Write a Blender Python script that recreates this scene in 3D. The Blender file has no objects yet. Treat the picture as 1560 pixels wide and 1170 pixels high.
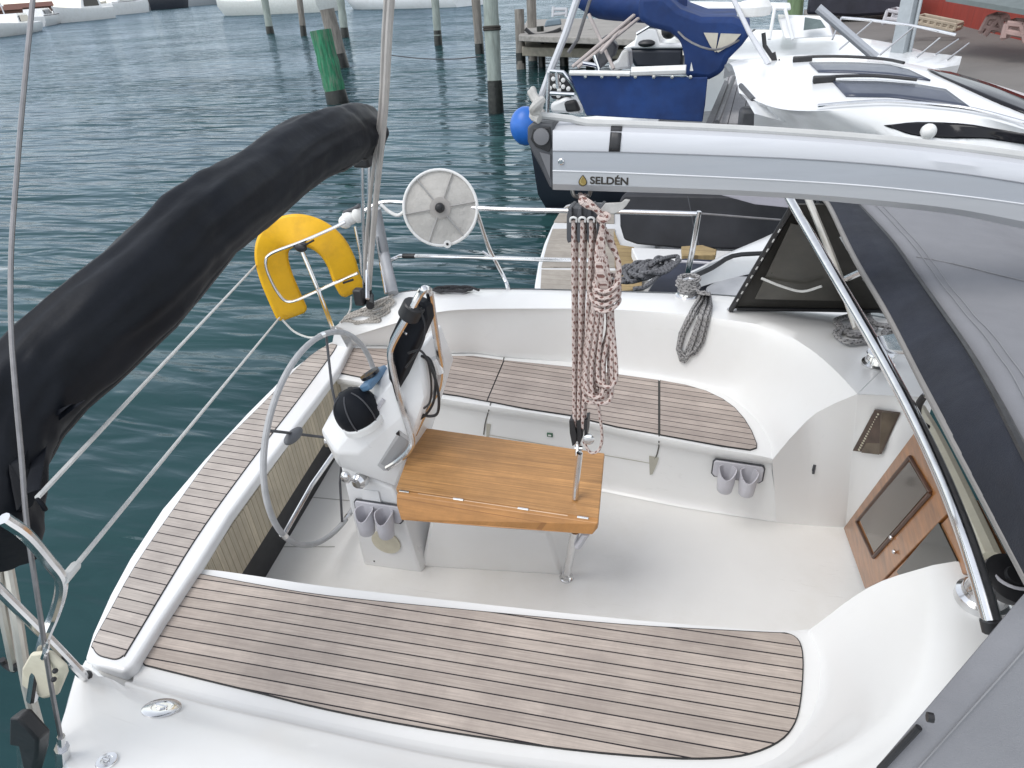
import bpy, bmesh, math, random
from mathutils import Vector, Matrix, noise
from mathutils.bvhtree import BVHTree
random.seed(7)
S = bpy.context.scene
COL = S.collection
R_ = math.radians
# ------------------------------------------------------------------ camera frame: z = 0 is the cockpit sole, x = bow, y = port
F = 1013.0; CX, CY = 780.0, 585.0
CAM = Vector((0, 0, 2.35))
_d = Vector((120, 1645, 1013)).normalized()
_a = Vector((-3503, -366, 1013)); _a = (_a - _a.dot(_d) * _d).normalized()
AX, AZ = -_a, -_d
AY = AZ.cross(AX)
def ray(u, v):
    c = Vector((u - CX, v - CY, F)).normalized()
    return Vector((AX.dot(c), AY.dot(c), AZ.dot(c)))
def P(u, v, x=None, y=None, z=None, d=None):
    """the point on the plane x=, y= or z= (or at distance d) seen at photo pixel u, v"""
    r = ray(u, v)
    if z is not None: t = (z - CAM.z) / r.z
    elif y is not None: t = (y - CAM.y) / r.y
    elif x is not None: t = (x - CAM.x) / r.x
    else: t = d
    return CAM + t * r
WATER = -0.6
# ------------------------------------------------------------------ materials
MATS = {}
def _tree(name):
    m = bpy.data.materials.new(name); m.use_nodes = True
    return m, m.node_tree, m.node_tree.nodes["Principled BSDF"]
def N(nt, typ, **kw):
    n = nt.nodes.new(typ)
    for k, v in kw.items():
        if k.startswith('i_'):
            key = k[2:]
            n.inputs[int(key) if key.isdigit() else key].default_value = v
        else: setattr(n, k, v)
    return n
def mixc(nt, fac, a, b, blend='MIX'):
    n = nt.nodes.new('ShaderNodeMix'); n.data_type = 'RGBA'; n.blend_type = blend
    for sock, val in ((n.inputs[0], fac), (n.inputs[6], a), (n.inputs[7], b)):
        if isinstance(val, bpy.types.NodeSocket): nt.links.new(val, sock)
        elif isinstance(val, (int, float)): sock.default_value = val
        else: sock.default_value = (*val, 1)
    return n.outputs[2]
def math_(nt, op, a, b=None, c=None):
    n = nt.nodes.new('ShaderNodeMath'); n.operation = op
    for i, val in enumerate((a, b, c)):
        if val is None: continue
        if isinstance(val, bpy.types.NodeSocket): nt.links.new(val, n.inputs[i])
        else: n.inputs[i].default_value = val
    return n.outputs[0]
def ramp(nt, fac, stops):
    n = nt.nodes.new('ShaderNodeValToRGB'); e = n.color_ramp.elements
    while len(e) > 1: e.remove(e[-1])
    e[0].position = stops[0][0]; e[0].color = (*([stops[0][1]] * 3 if isinstance(stops[0][1], (int, float)) else stops[0][1]), 1)
    for p, c in stops[1:]:
        x = e.new(p); x.color = (*([c] * 3 if isinstance(c, (int, float)) else c), 1)
    nt.links.new(fac, n.inputs[0]); return n.outputs[0]
def mat(name, col, rough=0.5, metal=0.0, var=0.10, vs=6.0, bump=0.0, bs=60.0, coat=0.0, dirt_or_highlight=None, ds=2.5, spec=0.5, stretch=None, trans=0.0, scuff=0.0):
    if name in MATS: return MATS[name]
    m, nt, b = _tree(name)
    co = N(nt, 'ShaderNodeTexCoord').outputs['Object']
    if stretch:
        mp = N(nt, 'ShaderNodeMapping'); mp.inputs['Scale'].default_value = stretch
        nt.links.new(co, mp.inputs[0]); co = mp.outputs[0]
    n1 = N(nt, 'ShaderNodeTexNoise', i_Scale=vs, i_Detail=6.0, i_Roughness=0.6); nt.links.new(co, n1.inputs['Vector'])
    lo = tuple(c * (1 - var) for c in col); hi = tuple(min(1, c * (1 + var)) for c in col)
    c = mixc(nt, ramp(nt, n1.outputs[0], [(0.3, 0.0), (0.7, 1.0)]), lo, hi)
    if dirt_or_highlight:
        n2 = N(nt, 'ShaderNodeTexNoise', i_Scale=ds, i_Detail=8.0, i_Roughness=0.7); nt.links.new(co, n2.inputs['Vector'])
        c = mixc(nt, ramp(nt, n2.outputs[0], [(0.48, 0.0), (0.75, dirt_or_highlight[1])]), c, dirt_or_highlight[0])
    if scuff:
        mp2 = N(nt, 'ShaderNodeMapping'); mp2.inputs['Scale'].default_value = (3.0, 26.0, 9.0); mp2.inputs['Rotation'].default_value = (0, 0, 0.5); nt.links.new(co, mp2.inputs[0])
        n5 = N(nt, 'ShaderNodeTexNoise', i_Scale=1.0, i_Detail=9.0, i_Roughness=0.72, i_Distortion=1.5); nt.links.new(mp2.outputs[0], n5.inputs['Vector'])
        n6 = N(nt, 'ShaderNodeTexNoise', i_Scale=1.7, i_Detail=3.0); nt.links.new(co, n6.inputs['Vector'])
        k = math_(nt, 'MULTIPLY', ramp(nt, n5.outputs[0], [(0.60, 0.0), (0.74, 1.0)]), ramp(nt, n6.outputs[0], [(0.45, 0.0), (0.7, scuff)]))
        c = mixc(nt, k, c, (0.33, 0.31, 0.28))
    nt.links.new(c, b.inputs['Base Color'])
    n3 = N(nt, 'ShaderNodeTexNoise', i_Scale=vs * 2.7, i_Detail=4.0); nt.links.new(co, n3.inputs['Vector'])
    rr = N(nt, 'ShaderNodeMapRange', i_3=max(0.02, rough * 0.8), i_4=min(1, rough * 1.2)); nt.links.new(n3.outputs[0], rr.inputs[0])
    nt.links.new(rr.outputs[0], b.inputs['Roughness'])
    b.inputs['Metallic'].default_value = metal
    b.inputs['Coat Weight'].default_value = coat
    b.inputs['Specular IOR Level'].default_value = spec
    b.inputs['Transmission Weight'].default_value = trans
    if bump:
        n4 = N(nt, 'ShaderNodeTexNoise', i_Scale=bs, i_Detail=5.0); nt.links.new(co, n4.inputs['Vector'])
        bp = N(nt, 'ShaderNodeBump', i_Strength=bump, i_Distance=0.01); nt.links.new(n4.outputs[0], bp.inputs['Height'])
        nt.links.new(bp.outputs[0], b.inputs['Normal'])
    MATS[name] = m; return m
def teak_mat(name, dirv, pitch, col=(0.39, 0.33, 0.282), caulk=0.13, var=0.22, seam=(0.012, 0.008, 0.012), rough=0.75, off=0.0, grainscale=1.0):
    """planks along dirv (world xy), black caulking every pitch metres"""
    m, nt, b = _tree(name)
    co = N(nt, 'ShaderNodeTexCoord').outputs['Object']
    ang = math.atan2(dirv.y, dirv.x)
    mp = N(nt, 'ShaderNodeMapping', vector_type='POINT'); mp.inputs['Rotation'].default_value = (0, 0, -ang)
    nt.links.new(co, mp.inputs[0])
    sp = N(nt, 'ShaderNodeSeparateXYZ'); nt.links.new(mp.outputs[0], sp.inputs[0])
    q = math_(nt, 'DIVIDE', sp.outputs['Y'], pitch)
    q = math_(nt, 'ADD', q, 40.0 + off)
    fr = math_(nt, 'FRACT', q); fl = math_(nt, 'FLOOR', q)
    line = math_(nt, 'LESS_THAN', fr, caulk)
    wn = N(nt, 'ShaderNodeTexWhiteNoise', noise_dimensions='1D'); nt.links.new(fl, wn.inputs['W'])
    # grain, stretched along the plank and shifted plank by plank
    cb = N(nt, 'ShaderNodeCombineXYZ')
    nt.links.new(math_(nt, 'MULTIPLY_ADD', fl, 3.7, math_(nt, 'MULTIPLY', sp.outputs['X'], 5.0 * grainscale)), cb.inputs[0])
    nt.links.new(math_(nt, 'MULTIPLY', sp.outputs['Y'], 190.0 * grainscale), cb.inputs[1])
    g = N(nt, 'ShaderNodeTexNoise', i_Scale=1.0, i_Detail=5.0, i_Roughness=0.65); nt.links.new(cb.outputs[0], g.inputs['Vector'])
    bl = N(nt, 'ShaderNodeTexNoise', i_Scale=5.5, i_Detail=7.0, i_Roughness=0.7); nt.links.new(co, bl.inputs['Vector'])
    lo = tuple(c * (1 - var) for c in col); hi = tuple(c * (1 + var) for c in col)
    c = mixc(nt, ramp(nt, g.outputs[0], [(0.3, 0.0), (0.7, 1.0)]), lo, hi)
    k = math_(nt, 'MULTIPLY_ADD', wn.outputs['Value'], 0.24, 0.90)
    cc = N(nt, 'ShaderNodeCombineColor'); [nt.links.new(k, cc.inputs[i]) for i in range(3)]
    c = mixc(nt, 1.0, c, cc.outputs[0], 'MULTIPLY')
    c = mixc(nt, ramp(nt, bl.outputs[0], [(0.40, 0.0), (0.70, 0.68)]), c, tuple(x * f for x, f in zip(col, (0.66, 0.65, 0.66))))
    c = mixc(nt, line, c, seam)
    nt.links.new(c, b.inputs['Base Color']); b.inputs['Roughness'].default_value = rough
    h = math_(nt, 'SUBTRACT', math_(nt, 'MULTIPLY', g.outputs[0], 0.35), line)
    bp = N(nt, 'ShaderNodeBump', i_Strength=0.18, i_Distance=0.002); nt.links.new(h, bp.inputs['Height']); nt.links.new(bp.outputs[0], b.inputs['Normal'])
    MATS[name] = m; return m
def rope_mat(name, base, fleck, turns=2.0, pitch=0.045, width=0.35, rough=0.85, gate=0.6):
    m, nt, b = _tree(name)
    uv = N(nt, 'ShaderNodeTexCoord').outputs['UV']
    sp = N(nt, 'ShaderNodeSeparateXYZ'); nt.links.new(uv, sp.inputs[0])
    u, v = sp.outputs[0], sp.outputs[1]
    a = math_(nt, 'FRACT', math_(nt, 'ADD', math_(nt, 'DIVIDE', u, pitch), math_(nt, 'MULTIPLY', v, turns)))
    e = math_(nt, 'FRACT', math_(nt, 'SUBTRACT', math_(nt, 'DIVIDE', u, pitch * 0.8), math_(nt, 'MULTIPLY', v, turns)))
    s1 = math_(nt, 'LESS_THAN', a, width); s2 = math_(nt, 'LESS_THAN', e, gate)
    co = N(nt, 'ShaderNodeTexCoord').outputs['Object']
    n = N(nt, 'ShaderNodeTexNoise', i_Scale=90.0, i_Detail=3.0); nt.links.new(co, n.inputs['Vector'])
    c = mixc(nt, n.outputs[0], tuple(x * 0.75 for x in base), tuple(min(1, x * 1.2) for x in base))
    c = mixc(nt, math_(nt, 'MULTIPLY', s1, s2), c, fleck)
    nt.links.new(c, b.inputs['Base Color']); b.inputs['Roughness'].default_value = rough
    fine = math_(nt, 'SINE', math_(nt, 'ADD', math_(nt, 'MULTIPLY', u, 1400.0), math_(nt, 'MULTIPLY', v, 12.6)))
    bp = N(nt, 'ShaderNodeBump', i_Strength=0.5, i_Distance=0.002); nt.links.new(fine, bp.inputs['Height']); nt.links.new(bp.outputs[0], b.inputs['Normal'])
    MATS[name] = m; return m

GEL = mat('gelcoat', (0.79, 0.785, 0.77), 0.32, var=0.015, vs=2, coat=0.2, dirt_or_highlight=((0.70, 0.68, 0.63), 0.3), ds=1.3, scuff=0.28)
SOLE = mat('gelcoat_nonskid', (0.77, 0.76, 0.735), 0.5, var=0.02, vs=4, bump=0.12, bs=350, dirt_or_highlight=((0.60, 0.57, 0.50), 0.35), ds=1.5, scuff=0.55)
GELW = mat('gelcoat_bright', (0.79, 0.79, 0.79), 0.3, var=0.015, vs=3, coat=0.2, dirt_or_highlight=((0.68, 0.66, 0.62), 0.25), ds=2)
CHROME = mat('polished_steel', (0.74, 0.74, 0.745), 0.17, 1.0, var=0.08, vs=20)
ALU = mat('anodised_aluminium', (0.56, 0.57, 0.60), 0.5, 0.2, var=0.05, vs=5, stretch=(1, 12, 12), dirt_or_highlight=((0.42, 0.42, 0.43), 0.4))
ALUD = mat('aluminium_grey_band', (0.41, 0.43, 0.465), 0.5, 0.2, var=0.05, vs=5, stretch=(1, 12, 12), dirt_or_highlight=((0.34, 0.34, 0.35), 0.4))
BLACK = mat('black_plastic', (0.018, 0.018, 0.02), 0.45, var=0.25, vs=12)
DKGREY = mat('dark_grey_plastic', (0.07, 0.072, 0.08), 0.5, var=0.2, vs=14)
CANVAS_K = mat('black_canvas', (0.005, 0.0066, 0.0105), 0.55, var=0.3, vs=5, bump=0.22, bs=16, dirt_or_highlight=((0.013, 0.0155, 0.021), 0.6), ds=3, spec=0.22)
CANVAS_G = mat('grey_canvas', (0.215, 0.217, 0.232), 0.9, var=0.06, vs=5, bump=0.22, bs=420, dirt_or_highlight=((0.17, 0.17, 0.185), 0.55), ds=2.2)
CANVAS_N = mat('navy_canvas', (0.015, 0.018, 0.028), 0.85, var=0.2, vs=8, bump=0.3, bs=300)
BLUE = mat('blue_canvas', (0.004, 0.026, 0.115), 0.75, var=0.3, vs=2, bump=0.8, bs=3, dirt_or_highlight=((0.010, 0.062, 0.25), 0.7), ds=1.2)  # lighter blue blotches are highlights painted into the canvas colour
BLUEB = mat('blue_vinyl', (0.02, 0.13, 0.48), 0.4, var=0.15, vs=6)
YELLOW = mat('yellow_vinyl', (0.80, 0.44, 0.006), 0.5, var=0.07, vs=9, bump=0.3, bs=14, dirt_or_highlight=((0.5, 0.24, 0.02), 0.5), ds=6)
WHITEP = mat('white_plastic', (0.74, 0.74, 0.73), 0.4, var=0.05, vs=10, dirt_or_highlight=((0.5, 0.48, 0.42), 0.4), ds=8)
GREYP = mat('pale_grey_plastic', (0.52, 0.51, 0.54), 0.5, var=0.06, vs=10)
CREAM = mat('cream_plastic', (0.62, 0.58, 0.46), 0.5, var=0.08, vs=10, dirt_or_highlight=((0.35, 0.3, 0.2), 0.5), ds=6)
LEATHER = mat('grey_wheel_cover', (0.40, 0.405, 0.415), 0.6, var=0.1, vs=20, bump=0.2, bs=90)
GLASS = mat('smoked_glass', (0.010, 0.010, 0.013), 0.1, var=0.2, vs=3, spec=0.25)
PANEL = mat('smoked_roof_panel', (0.045, 0.055, 0.085), 0.3, var=0.15, vs=5)
MAHOG = mat('varnished_mahogany', (0.31, 0.125, 0.034), 0.32, var=0.35, vs=7, coat=0.4, stretch=(1, 1, 5))
WIRE = mat('stainless_wire', (0.23, 0.225, 0.23), 0.4, 0.7, var=0.15, vs=30)
LINEW = mat('white_cord', (0.62, 0.62, 0.60), 0.7, var=0.1, vs=30)
SHIPWHITE = mat('white_hull_paint', (0.75, 0.76, 0.77), 0.3, var=0.04, vs=1.5, coat=0.2, dirt_or_highlight=((0.5, 0.49, 0.45), 0.35), ds=1)
DKHULL = mat('dark_hull_paint', (0.02, 0.024, 0.035), 0.35, var=0.2, vs=2)
PILEW = mat('weathered_pile', (0.20, 0.185, 0.165), 0.85, var=0.35, vs=3, bump=0.8, bs=6, stretch=(4, 4, 0.6), dirt_or_highlight=((0.09, 0.08, 0.07), 0.8), ds=2)
PILEPALE = mat('pale_green_pile', (0.27, 0.31, 0.285), 0.85, var=0.25, vs=3, bump=0.6, bs=6, stretch=(4, 4, 0.6), dirt_or_highlight=((0.14, 0.15, 0.13), 0.7), ds=2)
PILEG = mat('green_painted_pile', (0.025, 0.17, 0.085), 0.8, var=0.6, vs=3, bump=0.9, bs=6, stretch=(4, 4, 0.5), dirt_or_highlight=((0.19, 0.21, 0.17), 1.0), ds=2.4)
PILEM = mat('mossy_pile', (0.13, 0.19, 0.10), 0.85, var=0.3, vs=3, bump=0.6, bs=6, stretch=(4, 4, 0.6))
WEED = mat('wet_weed', (0.012, 0.014, 0.012), 0.35, var=0.4, vs=12, bump=0.8, bs=14)
ASPHALT = mat('quay_asphalt', (0.17, 0.16, 0.15), 0.9, var=0.15, vs=0.8, bump=0.3, bs=40, dirt_or_highlight=((0.11, 0.10, 0.095), 0.7), ds=0.4)
REDW = mat('red_painted_boards', (0.26, 0.025, 0.012), 0.7, var=0.2, vs=4, stretch=(3, 3, 0.3))
ALUC = mat('aluminium_lower_band', (0.46, 0.47, 0.49), 0.5, 0.2, var=0.05, vs=5, stretch=(1, 12, 12), dirt_or_highlight=((0.38, 0.38, 0.39), 0.4))
ROPE = rope_mat('mainsheet_rope', (0.60, 0.50, 0.46), (0.19, 0.095, 0.08), turns=2.0, pitch=0.030, width=0.42, gate=0.62)
ROPEG = rope_mat('grey_rope', (0.36, 0.35, 0.345), (0.10, 0.095, 0.10), pitch=0.03, width=.4, gate=.6)
ROPEB = rope_mat('beige_rope', (0.46, 0.43, 0.39), (0.22, 0.2, 0.18), pitch=0.02)
BCORD = mat('black_cord', (0.03, 0.03, 0.033), .8, var=.3, vs=40)
ROPED = rope_mat('dark_rope', (0.16, 0.16, 0.17), (0.045, 0.045, 0.05), pitch=0.03)

# ------------------------------------------------------------------ mesh building
BASE = {}
def smooth_pts(pts, k=6, closed=False):
    pts = [Vector(p) for p in pts]; n = len(pts)
    if n < 3 or k < 2: return pts
    out = []
    rng = range(n if closed else n - 1)
    for i in rng:
        p1, p2 = pts[i], pts[(i + 1) % n]
        p0 = pts[(i - 1) % n] if closed or i > 0 else p1 + (p1 - p2)
        p3 = pts[(i + 2) % n] if closed or i + 2 < n else p2 + (p2 - p1)
        for j in range(k):
            t = j / k
            out.append(0.5 * ((2 * p1) + (p2 - p0) * t + (2 * p0 - 5 * p1 + 4 * p2 - p3) * t * t + (3 * p1 - p0 - 3 * p2 + p3) * t ** 3))
    if not closed: out.append(pts[-1])
    return out
def resample(pts, n):
    L = [0]
    for a, b in zip(pts, pts[1:]): L.append(L[-1] + (b - a).length)
    out = []; j = 0
    for i in range(n):
        s = L[-1] * i / (n - 1)
        while j < len(pts) - 2 and L[j + 1] < s: j += 1
        t = 0 if L[j + 1] == L[j] else (s - L[j]) / (L[j + 1] - L[j])
        out.append(pts[j].lerp(pts[j + 1], min(1, max(0, t))))
    return out
class MB:
    def __init__(s): s.v = []; s.f = []; s.uv = []; s.mi = []; s.cur = 0
    def face(s, idx, uv=None):
        s.f.append(tuple(idx)); s.uv.append(uv); s.mi.append(s.cur)
    def add(s, verts):
        o = len(s.v); s.v += [Vector(p) for p in verts]; return o
    def box(s, c, size, rot=None):
        c = Vector(c); hx, hy, hz = [x / 2 for x in size]
        pts = [Vector((x, y, z)) for z in (-hz, hz) for x, y in ((-hx, -hy), (hx, -hy), (hx, hy), (-hx, hy))]
        if rot is not None: pts = [rot @ p for p in pts]
        o = s.add([c + p for p in pts])
        for q in ((3, 2, 1, 0), (4, 5, 6, 7), (0, 1, 5, 4), (1, 2, 6, 5), (2, 3, 7, 6), (3, 0, 4, 7)): s.face([o + i for i in q])
        return s
    def tube(s, pts, r, n=8, k=1, closed=False, caps=True, flat=None):
        pts = smooth_pts(pts, k, closed) if k > 1 else [Vector(p) for p in pts]
        m = len(pts)
        rs = r if isinstance(r, (list, tuple)) else [r] * 2
        if len(rs) != m:
            rs = [rs[min(len(rs) - 2, int(i / (m - 1) * (len(rs) - 1)))] * (1 - ((i / (m - 1) * (len(rs) - 1)) - min(len(rs) - 2, int(i / (m - 1) * (len(rs) - 1))))) +
                  rs[min(len(rs) - 2, int(i / (m - 1) * (len(rs) - 1))) + 1] * ((i / (m - 1) * (len(rs) - 1)) - min(len(rs) - 2, int(i / (m - 1) * (len(rs) - 1)))) for i in range(m)]
        up = None; rings = []; L = 0; us = []
        for i in range(m):
            if closed: t = pts[(i + 1) % m] - pts[i - 1]
            else: t = pts[min(i + 1, m - 1)] - pts[max(i - 1, 0)]
            if t.length < 1e-9: t = Vector((0, 0, 1))
            t.normalize()
            if up is None:
                up = Vector((0, 0, 1)) if abs(t.z) < 0.9 else Vector((1, 0, 0))
            up = (up - up.dot(t) * t)
            if up.length < 1e-6: up = t.orthogonal()
            up.normalize(); w = t.cross(up)
            if i: L += (pts[i] - pts[i - 1]).length
            us.append(L)
            a, b = (1, 1) if flat is None else flat
            rings.append(s.add([pts[i] + rs[i] * (a * math.cos(2 * math.pi * j / n) * up + b * math.sin(2 * math.pi * j / n) * w) for j in range(n)]))
        for i in range(m if closed else m - 1):
            A, B = rings[i], rings[(i + 1) % m]
            u0 = us[i]; u1 = us[i + 1] if i + 1 < m else L + (pts[0] - pts[-1]).length
            for j in range(n):
                s.face((A + j, A + (j + 1) % n, B + (j + 1) % n, B + j), ((u0, j / n), (u0, (j + 1) / n), (u1, (j + 1) / n), (u1, j / n)))
        if caps and not closed:
            s.face([rings[0] + j for j in reversed(range(n))]); s.face([rings[-1] + j for j in range(n)])
        return s
    def prism(s, poly, vec):
        poly = [Vector(p) for p in poly]; vec = Vector(vec); n = len(poly)
        nrm = Vector((0, 0, 0))
        for i in range(n): nrm += (poly[i] - poly[0]).cross(poly[(i + 1) % n] - poly[0])
        if nrm.dot(vec) < 0: poly = poly[::-1]
        o = s.add(poly); o2 = s.add([p + vec for p in poly])
        s.face([o + i for i in reversed(range(n))]); s.face([o2 + i for i in range(n)])
        for i in range(n): s.face((o + i, o + (i + 1) % n, o2 + (i + 1) % n, o2 + i))
        return s
    def loft(s, rows, closed=False, caps=False, flip=False):
        n = len(rows[0]); os_ = [s.add(r) for r in rows]
        for i in range(len(rows) - 1):
            for j in range(n if closed else n - 1):
                q = (os_[i] + j, os_[i] + (j + 1) % n, os_[i + 1] + (j + 1) % n, os_[i + 1] + j)
                s.face(q[::-1] if flip else q)
        if caps:
            s.face([os_[0] + j for j in range(n)][::-1 if not flip else 1]); s.face([os_[-1] + j for j in range(n)][::1 if not flip else -1])
        return s
    def lathe(s, prof, org, axis=(0, 0, 1), n=24):
        axis = Vector(axis).normalized(); u = axis.orthogonal().normalized(); w = axis.cross(u); org = Vector(org)
        rows = [[org + axis * h + r * (math.cos(2 * math.pi * j / n) * u + math.sin(2 * math.pi * j / n) * w) for j in range(n)] for r, h in prof]
        return s.loft(rows, closed=True, caps=True)
    def hull(s, pts):
        bm = bmesh.new()
        for p in pts: bm.verts.new(p)
        g = bmesh.ops.convex_hull(bm, input=bm.verts)
        bmesh.ops.delete(bm, geom=list({e for e in g['geom_unused'] + g['geom_interior'] if isinstance(e, bmesh.types.BMVert)}), context='VERTS')
        bmesh.ops.dissolve_limit(bm, angle_limit=R_(6), verts=bm.verts[:], edges=bm.edges[:])
        bm.verts.index_update(); o = s.add([v.co for v in bm.verts])
        for f in bm.faces: s.face([o + v.index for v in f.verts])
        bm.free(); return s
    def ball(s, c, r, n=12, sq=(1, 1, 1)):
        c = Vector(c); rows = []
        for i in range(1, n):
            th = math.pi * i / n
            rows.append([c + Vector((sq[0] * r * math.sin(th) * math.cos(2 * math.pi * j / (n * 2)), sq[1] * r * math.sin(th) * math.sin(2 * math.pi * j / (n * 2)), -sq[2] * r * math.cos(th))) for j in range(n * 2)])
        return s.loft(rows, closed=True, caps=True)
    def bvh(s): return BVHTree.FromPolygons([tuple(p) for p in s.v], s.f)
    def build(s, name, m, parent=None, label=None, smooth=35, bevel=0.0, seg=2, solid=0.0, subd=0, kind=None):
        base = BASE.get(parent.name, Vector((0, 0, 0))) if parent else Vector((0, 0, 0))
        own = None
        if parent is None:
            lo = Vector((min(p[i] for p in s.v) for i in range(3))); hi = Vector((max(p[i] for p in s.v) for i in range(3)))
            base = Vector(((lo.x + hi.x) / 2, (lo.y + hi.y) / 2, lo.z)); own = base
        me = bpy.data.meshes.new(name)
        me.from_pydata([tuple(p - base) for p in s.v], [], s.f)
        if any(s.uv):
            ul = me.uv_layers.new(name='UVMap')
            for poly, uv in zip(me.polygons, s.uv):
                if uv:
                    for li, c in zip(poly.loop_indices, uv): ul.data[li].uv = c
        for x in (m if isinstance(m, (list, tuple)) else [m]): me.materials.append(x)
        for poly, i in zip(me.polygons, s.mi): poly.material_index = i
        bm = bmesh.new(); bm.from_mesh(me); bmesh.ops.recalc_face_normals(bm, faces=bm.faces); bm.to_mesh(me); bm.free()
        if smooth:
            me.polygons.foreach_set('use_smooth', [True] * len(me.polygons)); me.set_sharp_from_angle(angle=R_(smooth))
        o = bpy.data.objects.new(name, me); COL.objects.link(o)
        if parent: o.parent = parent
        else: o.location = base
        BASE[o.name] = base
        if solid:
            md = o.modifiers.new('solid', 'SOLIDIFY'); md.thickness = solid; md.offset = -1
        if bevel:
            md = o.modifiers.new('bevel', 'BEVEL'); md.width = bevel; md.segments = seg; md.limit_method = 'ANGLE'; md.angle_limit = R_(35); md.harden_normals = False
        if subd:
            md = o.modifiers.new('sub', 'SUBSURF'); md.levels = subd; md.render_levels = subd
        if label: o['label'] = label
        if kind: o['kind'] = kind
        return o
def thing(name, label, cat, base, group=None):
    o = bpy.data.objects.new(name, None); COL.objects.link(o); o.location = base
    o.empty_display_size = 0.2
    o['label'] = label; o['category'] = cat
    if group: o['group'] = group
    BASE[o.name] = Vector(base); return o
def tag(o, label, cat, group=None):
    o['label'] = label; o['category'] = cat
    if group: o['group'] = group
    return o
def px(lst, **kw): return [P(*q, **kw) for q in lst]
def pz(lst): return [P(u, v, z=z) for u, v, z in lst]
def pyl(lst): return [P(u, v, y=y) for u, v, y in lst]
def circle_poly(c, nrm, r, n=20):
    nrm = Vector(nrm).normalized(); u = nrm.orthogonal().normalized(); w = nrm.cross(u); c = Vector(c)
    return [c + r * (math.cos(2 * math.pi * i / n) * u + math.sin(2 * math.pi * i / n) * w) for i in range(n)]
def offset_poly(poly, d):
    n = len(poly); out = []
    A = sum(poly[i].x * poly[(i + 1) % n].y - poly[(i + 1) % n].x * poly[i].y for i in range(n)); sg = 1 if A > 0 else -1
    for i in range(n):
        t = (poly[(i + 1) % n] - poly[i - 1]); t.z = 0
        if t.length < 1e-9: out.append(poly[i].copy()); continue
        t.normalize(); out.append(poly[i] + sg * d * Vector((t.y, -t.x, 0)))
    return out
UP = Vector((0, 0, 1))

# ================================================================== SETTING
water = MB(); water.face([water.add([(-900, -300, WATER), (900, -300, WATER), (900, 2500, WATER), (-900, 2500, WATER)]) + i for i in range(4)])
def water_mat():
    m, nt, b = _tree('harbour_water')
    g = N(nt, 'ShaderNodeNewGeometry').outputs['Position']
    def nz(scale, sc, det, rot, dist=0.5, rough=0.5):
        mp = N(nt, 'ShaderNodeMapping'); mp.inputs['Scale'].default_value = sc; mp.inputs['Rotation'].default_value = (0, 0, rot)
        nt.links.new(g, mp.inputs[0])
        n = N(nt, 'ShaderNodeTexNoise', i_Scale=scale, i_Detail=det, i_Roughness=rough, i_Distortion=dist); nt.links.new(mp.outputs[0], n.inputs['Vector']); return n.outputs[0]
    a = nz(1.15, (0.55, 2.3, 1), 2.0, R_(-38)); c = nz(3.4, (0.6, 2.0, 1), 3.0, R_(-30)); e = nz(0.16, (0.8, 1.6, 1), 2.0, R_(-35)); w = nz(0.45, (0.5, 1.8, 1), 2.0, R_(-45))
    h = math_(nt, 'ADD', math_(nt, 'MULTIPLY', a, 0.62), math_(nt, 'MULTIPLY', c, 0.06))
    h = math_(nt, 'ADD', h, math_(nt, 'MULTIPLY', w, 1.15))
    bp = N(nt, 'ShaderNodeBump', i_Strength=1.0); nt.links.new(h, bp.inputs['Height'])
    pt = nz(0.09, (0.7, 1.5, 1), 3.0, R_(-50)); nt.links.new(math_(nt, 'MULTIPLY_ADD', ramp(nt, pt, [(0.38, 0.0), (0.62, 1.0)]), 0.22, 0.15), bp.inputs['Distance'])
    col = mixc(nt, ramp(nt, e, [(0.35, 0.0), (0.65, 1.0)]), (0.013, 0.041, 0.043), (0.025, 0.066, 0.066))
    nt.links.new(col, b.inputs['Base Color']); b.inputs['Roughness'].default_value = 0.4; b.inputs['Specular IOR Level'].default_value = 0.0
    nt.links.new(bp.outputs[0], b.inputs['Normal'])
    gl = N(nt, 'ShaderNodeBsdfGlossy', i_Roughness=0.11); gl.inputs['Color'].default_value = (0.56, 0.64, 0.76, 1)
    nt.links.new(bp.outputs[0], gl.inputs['Normal'])
    fr = N(nt, 'ShaderNodeFresnel', i_IOR=1.33); nt.links.new(bp.outputs[0], fr.inputs['Normal'])
    mx = N(nt, 'ShaderNodeMixShader'); nt.links.new(math_(nt, 'MULTIPLY', fr.outputs[0], 0.92), mx.inputs[0])
    nt.links.new(b.outputs[0], mx.inputs[1]); nt.links.new(gl.outputs[0], mx.inputs[2])
    nt.links.new(mx.outputs[0], nt.nodes['Material Output'].inputs['Surface'])
    return m
water.build('water', water_mat(), smooth=0, kind='structure')
# ================================================================== THE SAILBOAT WE STAND ON
boat = thing('sailboat', 'white sailboat with open cockpit, grey weathered teak seats and steering wheel, nearest of all', 'sailboat', (-0.6, 2.0, WATER))
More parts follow.
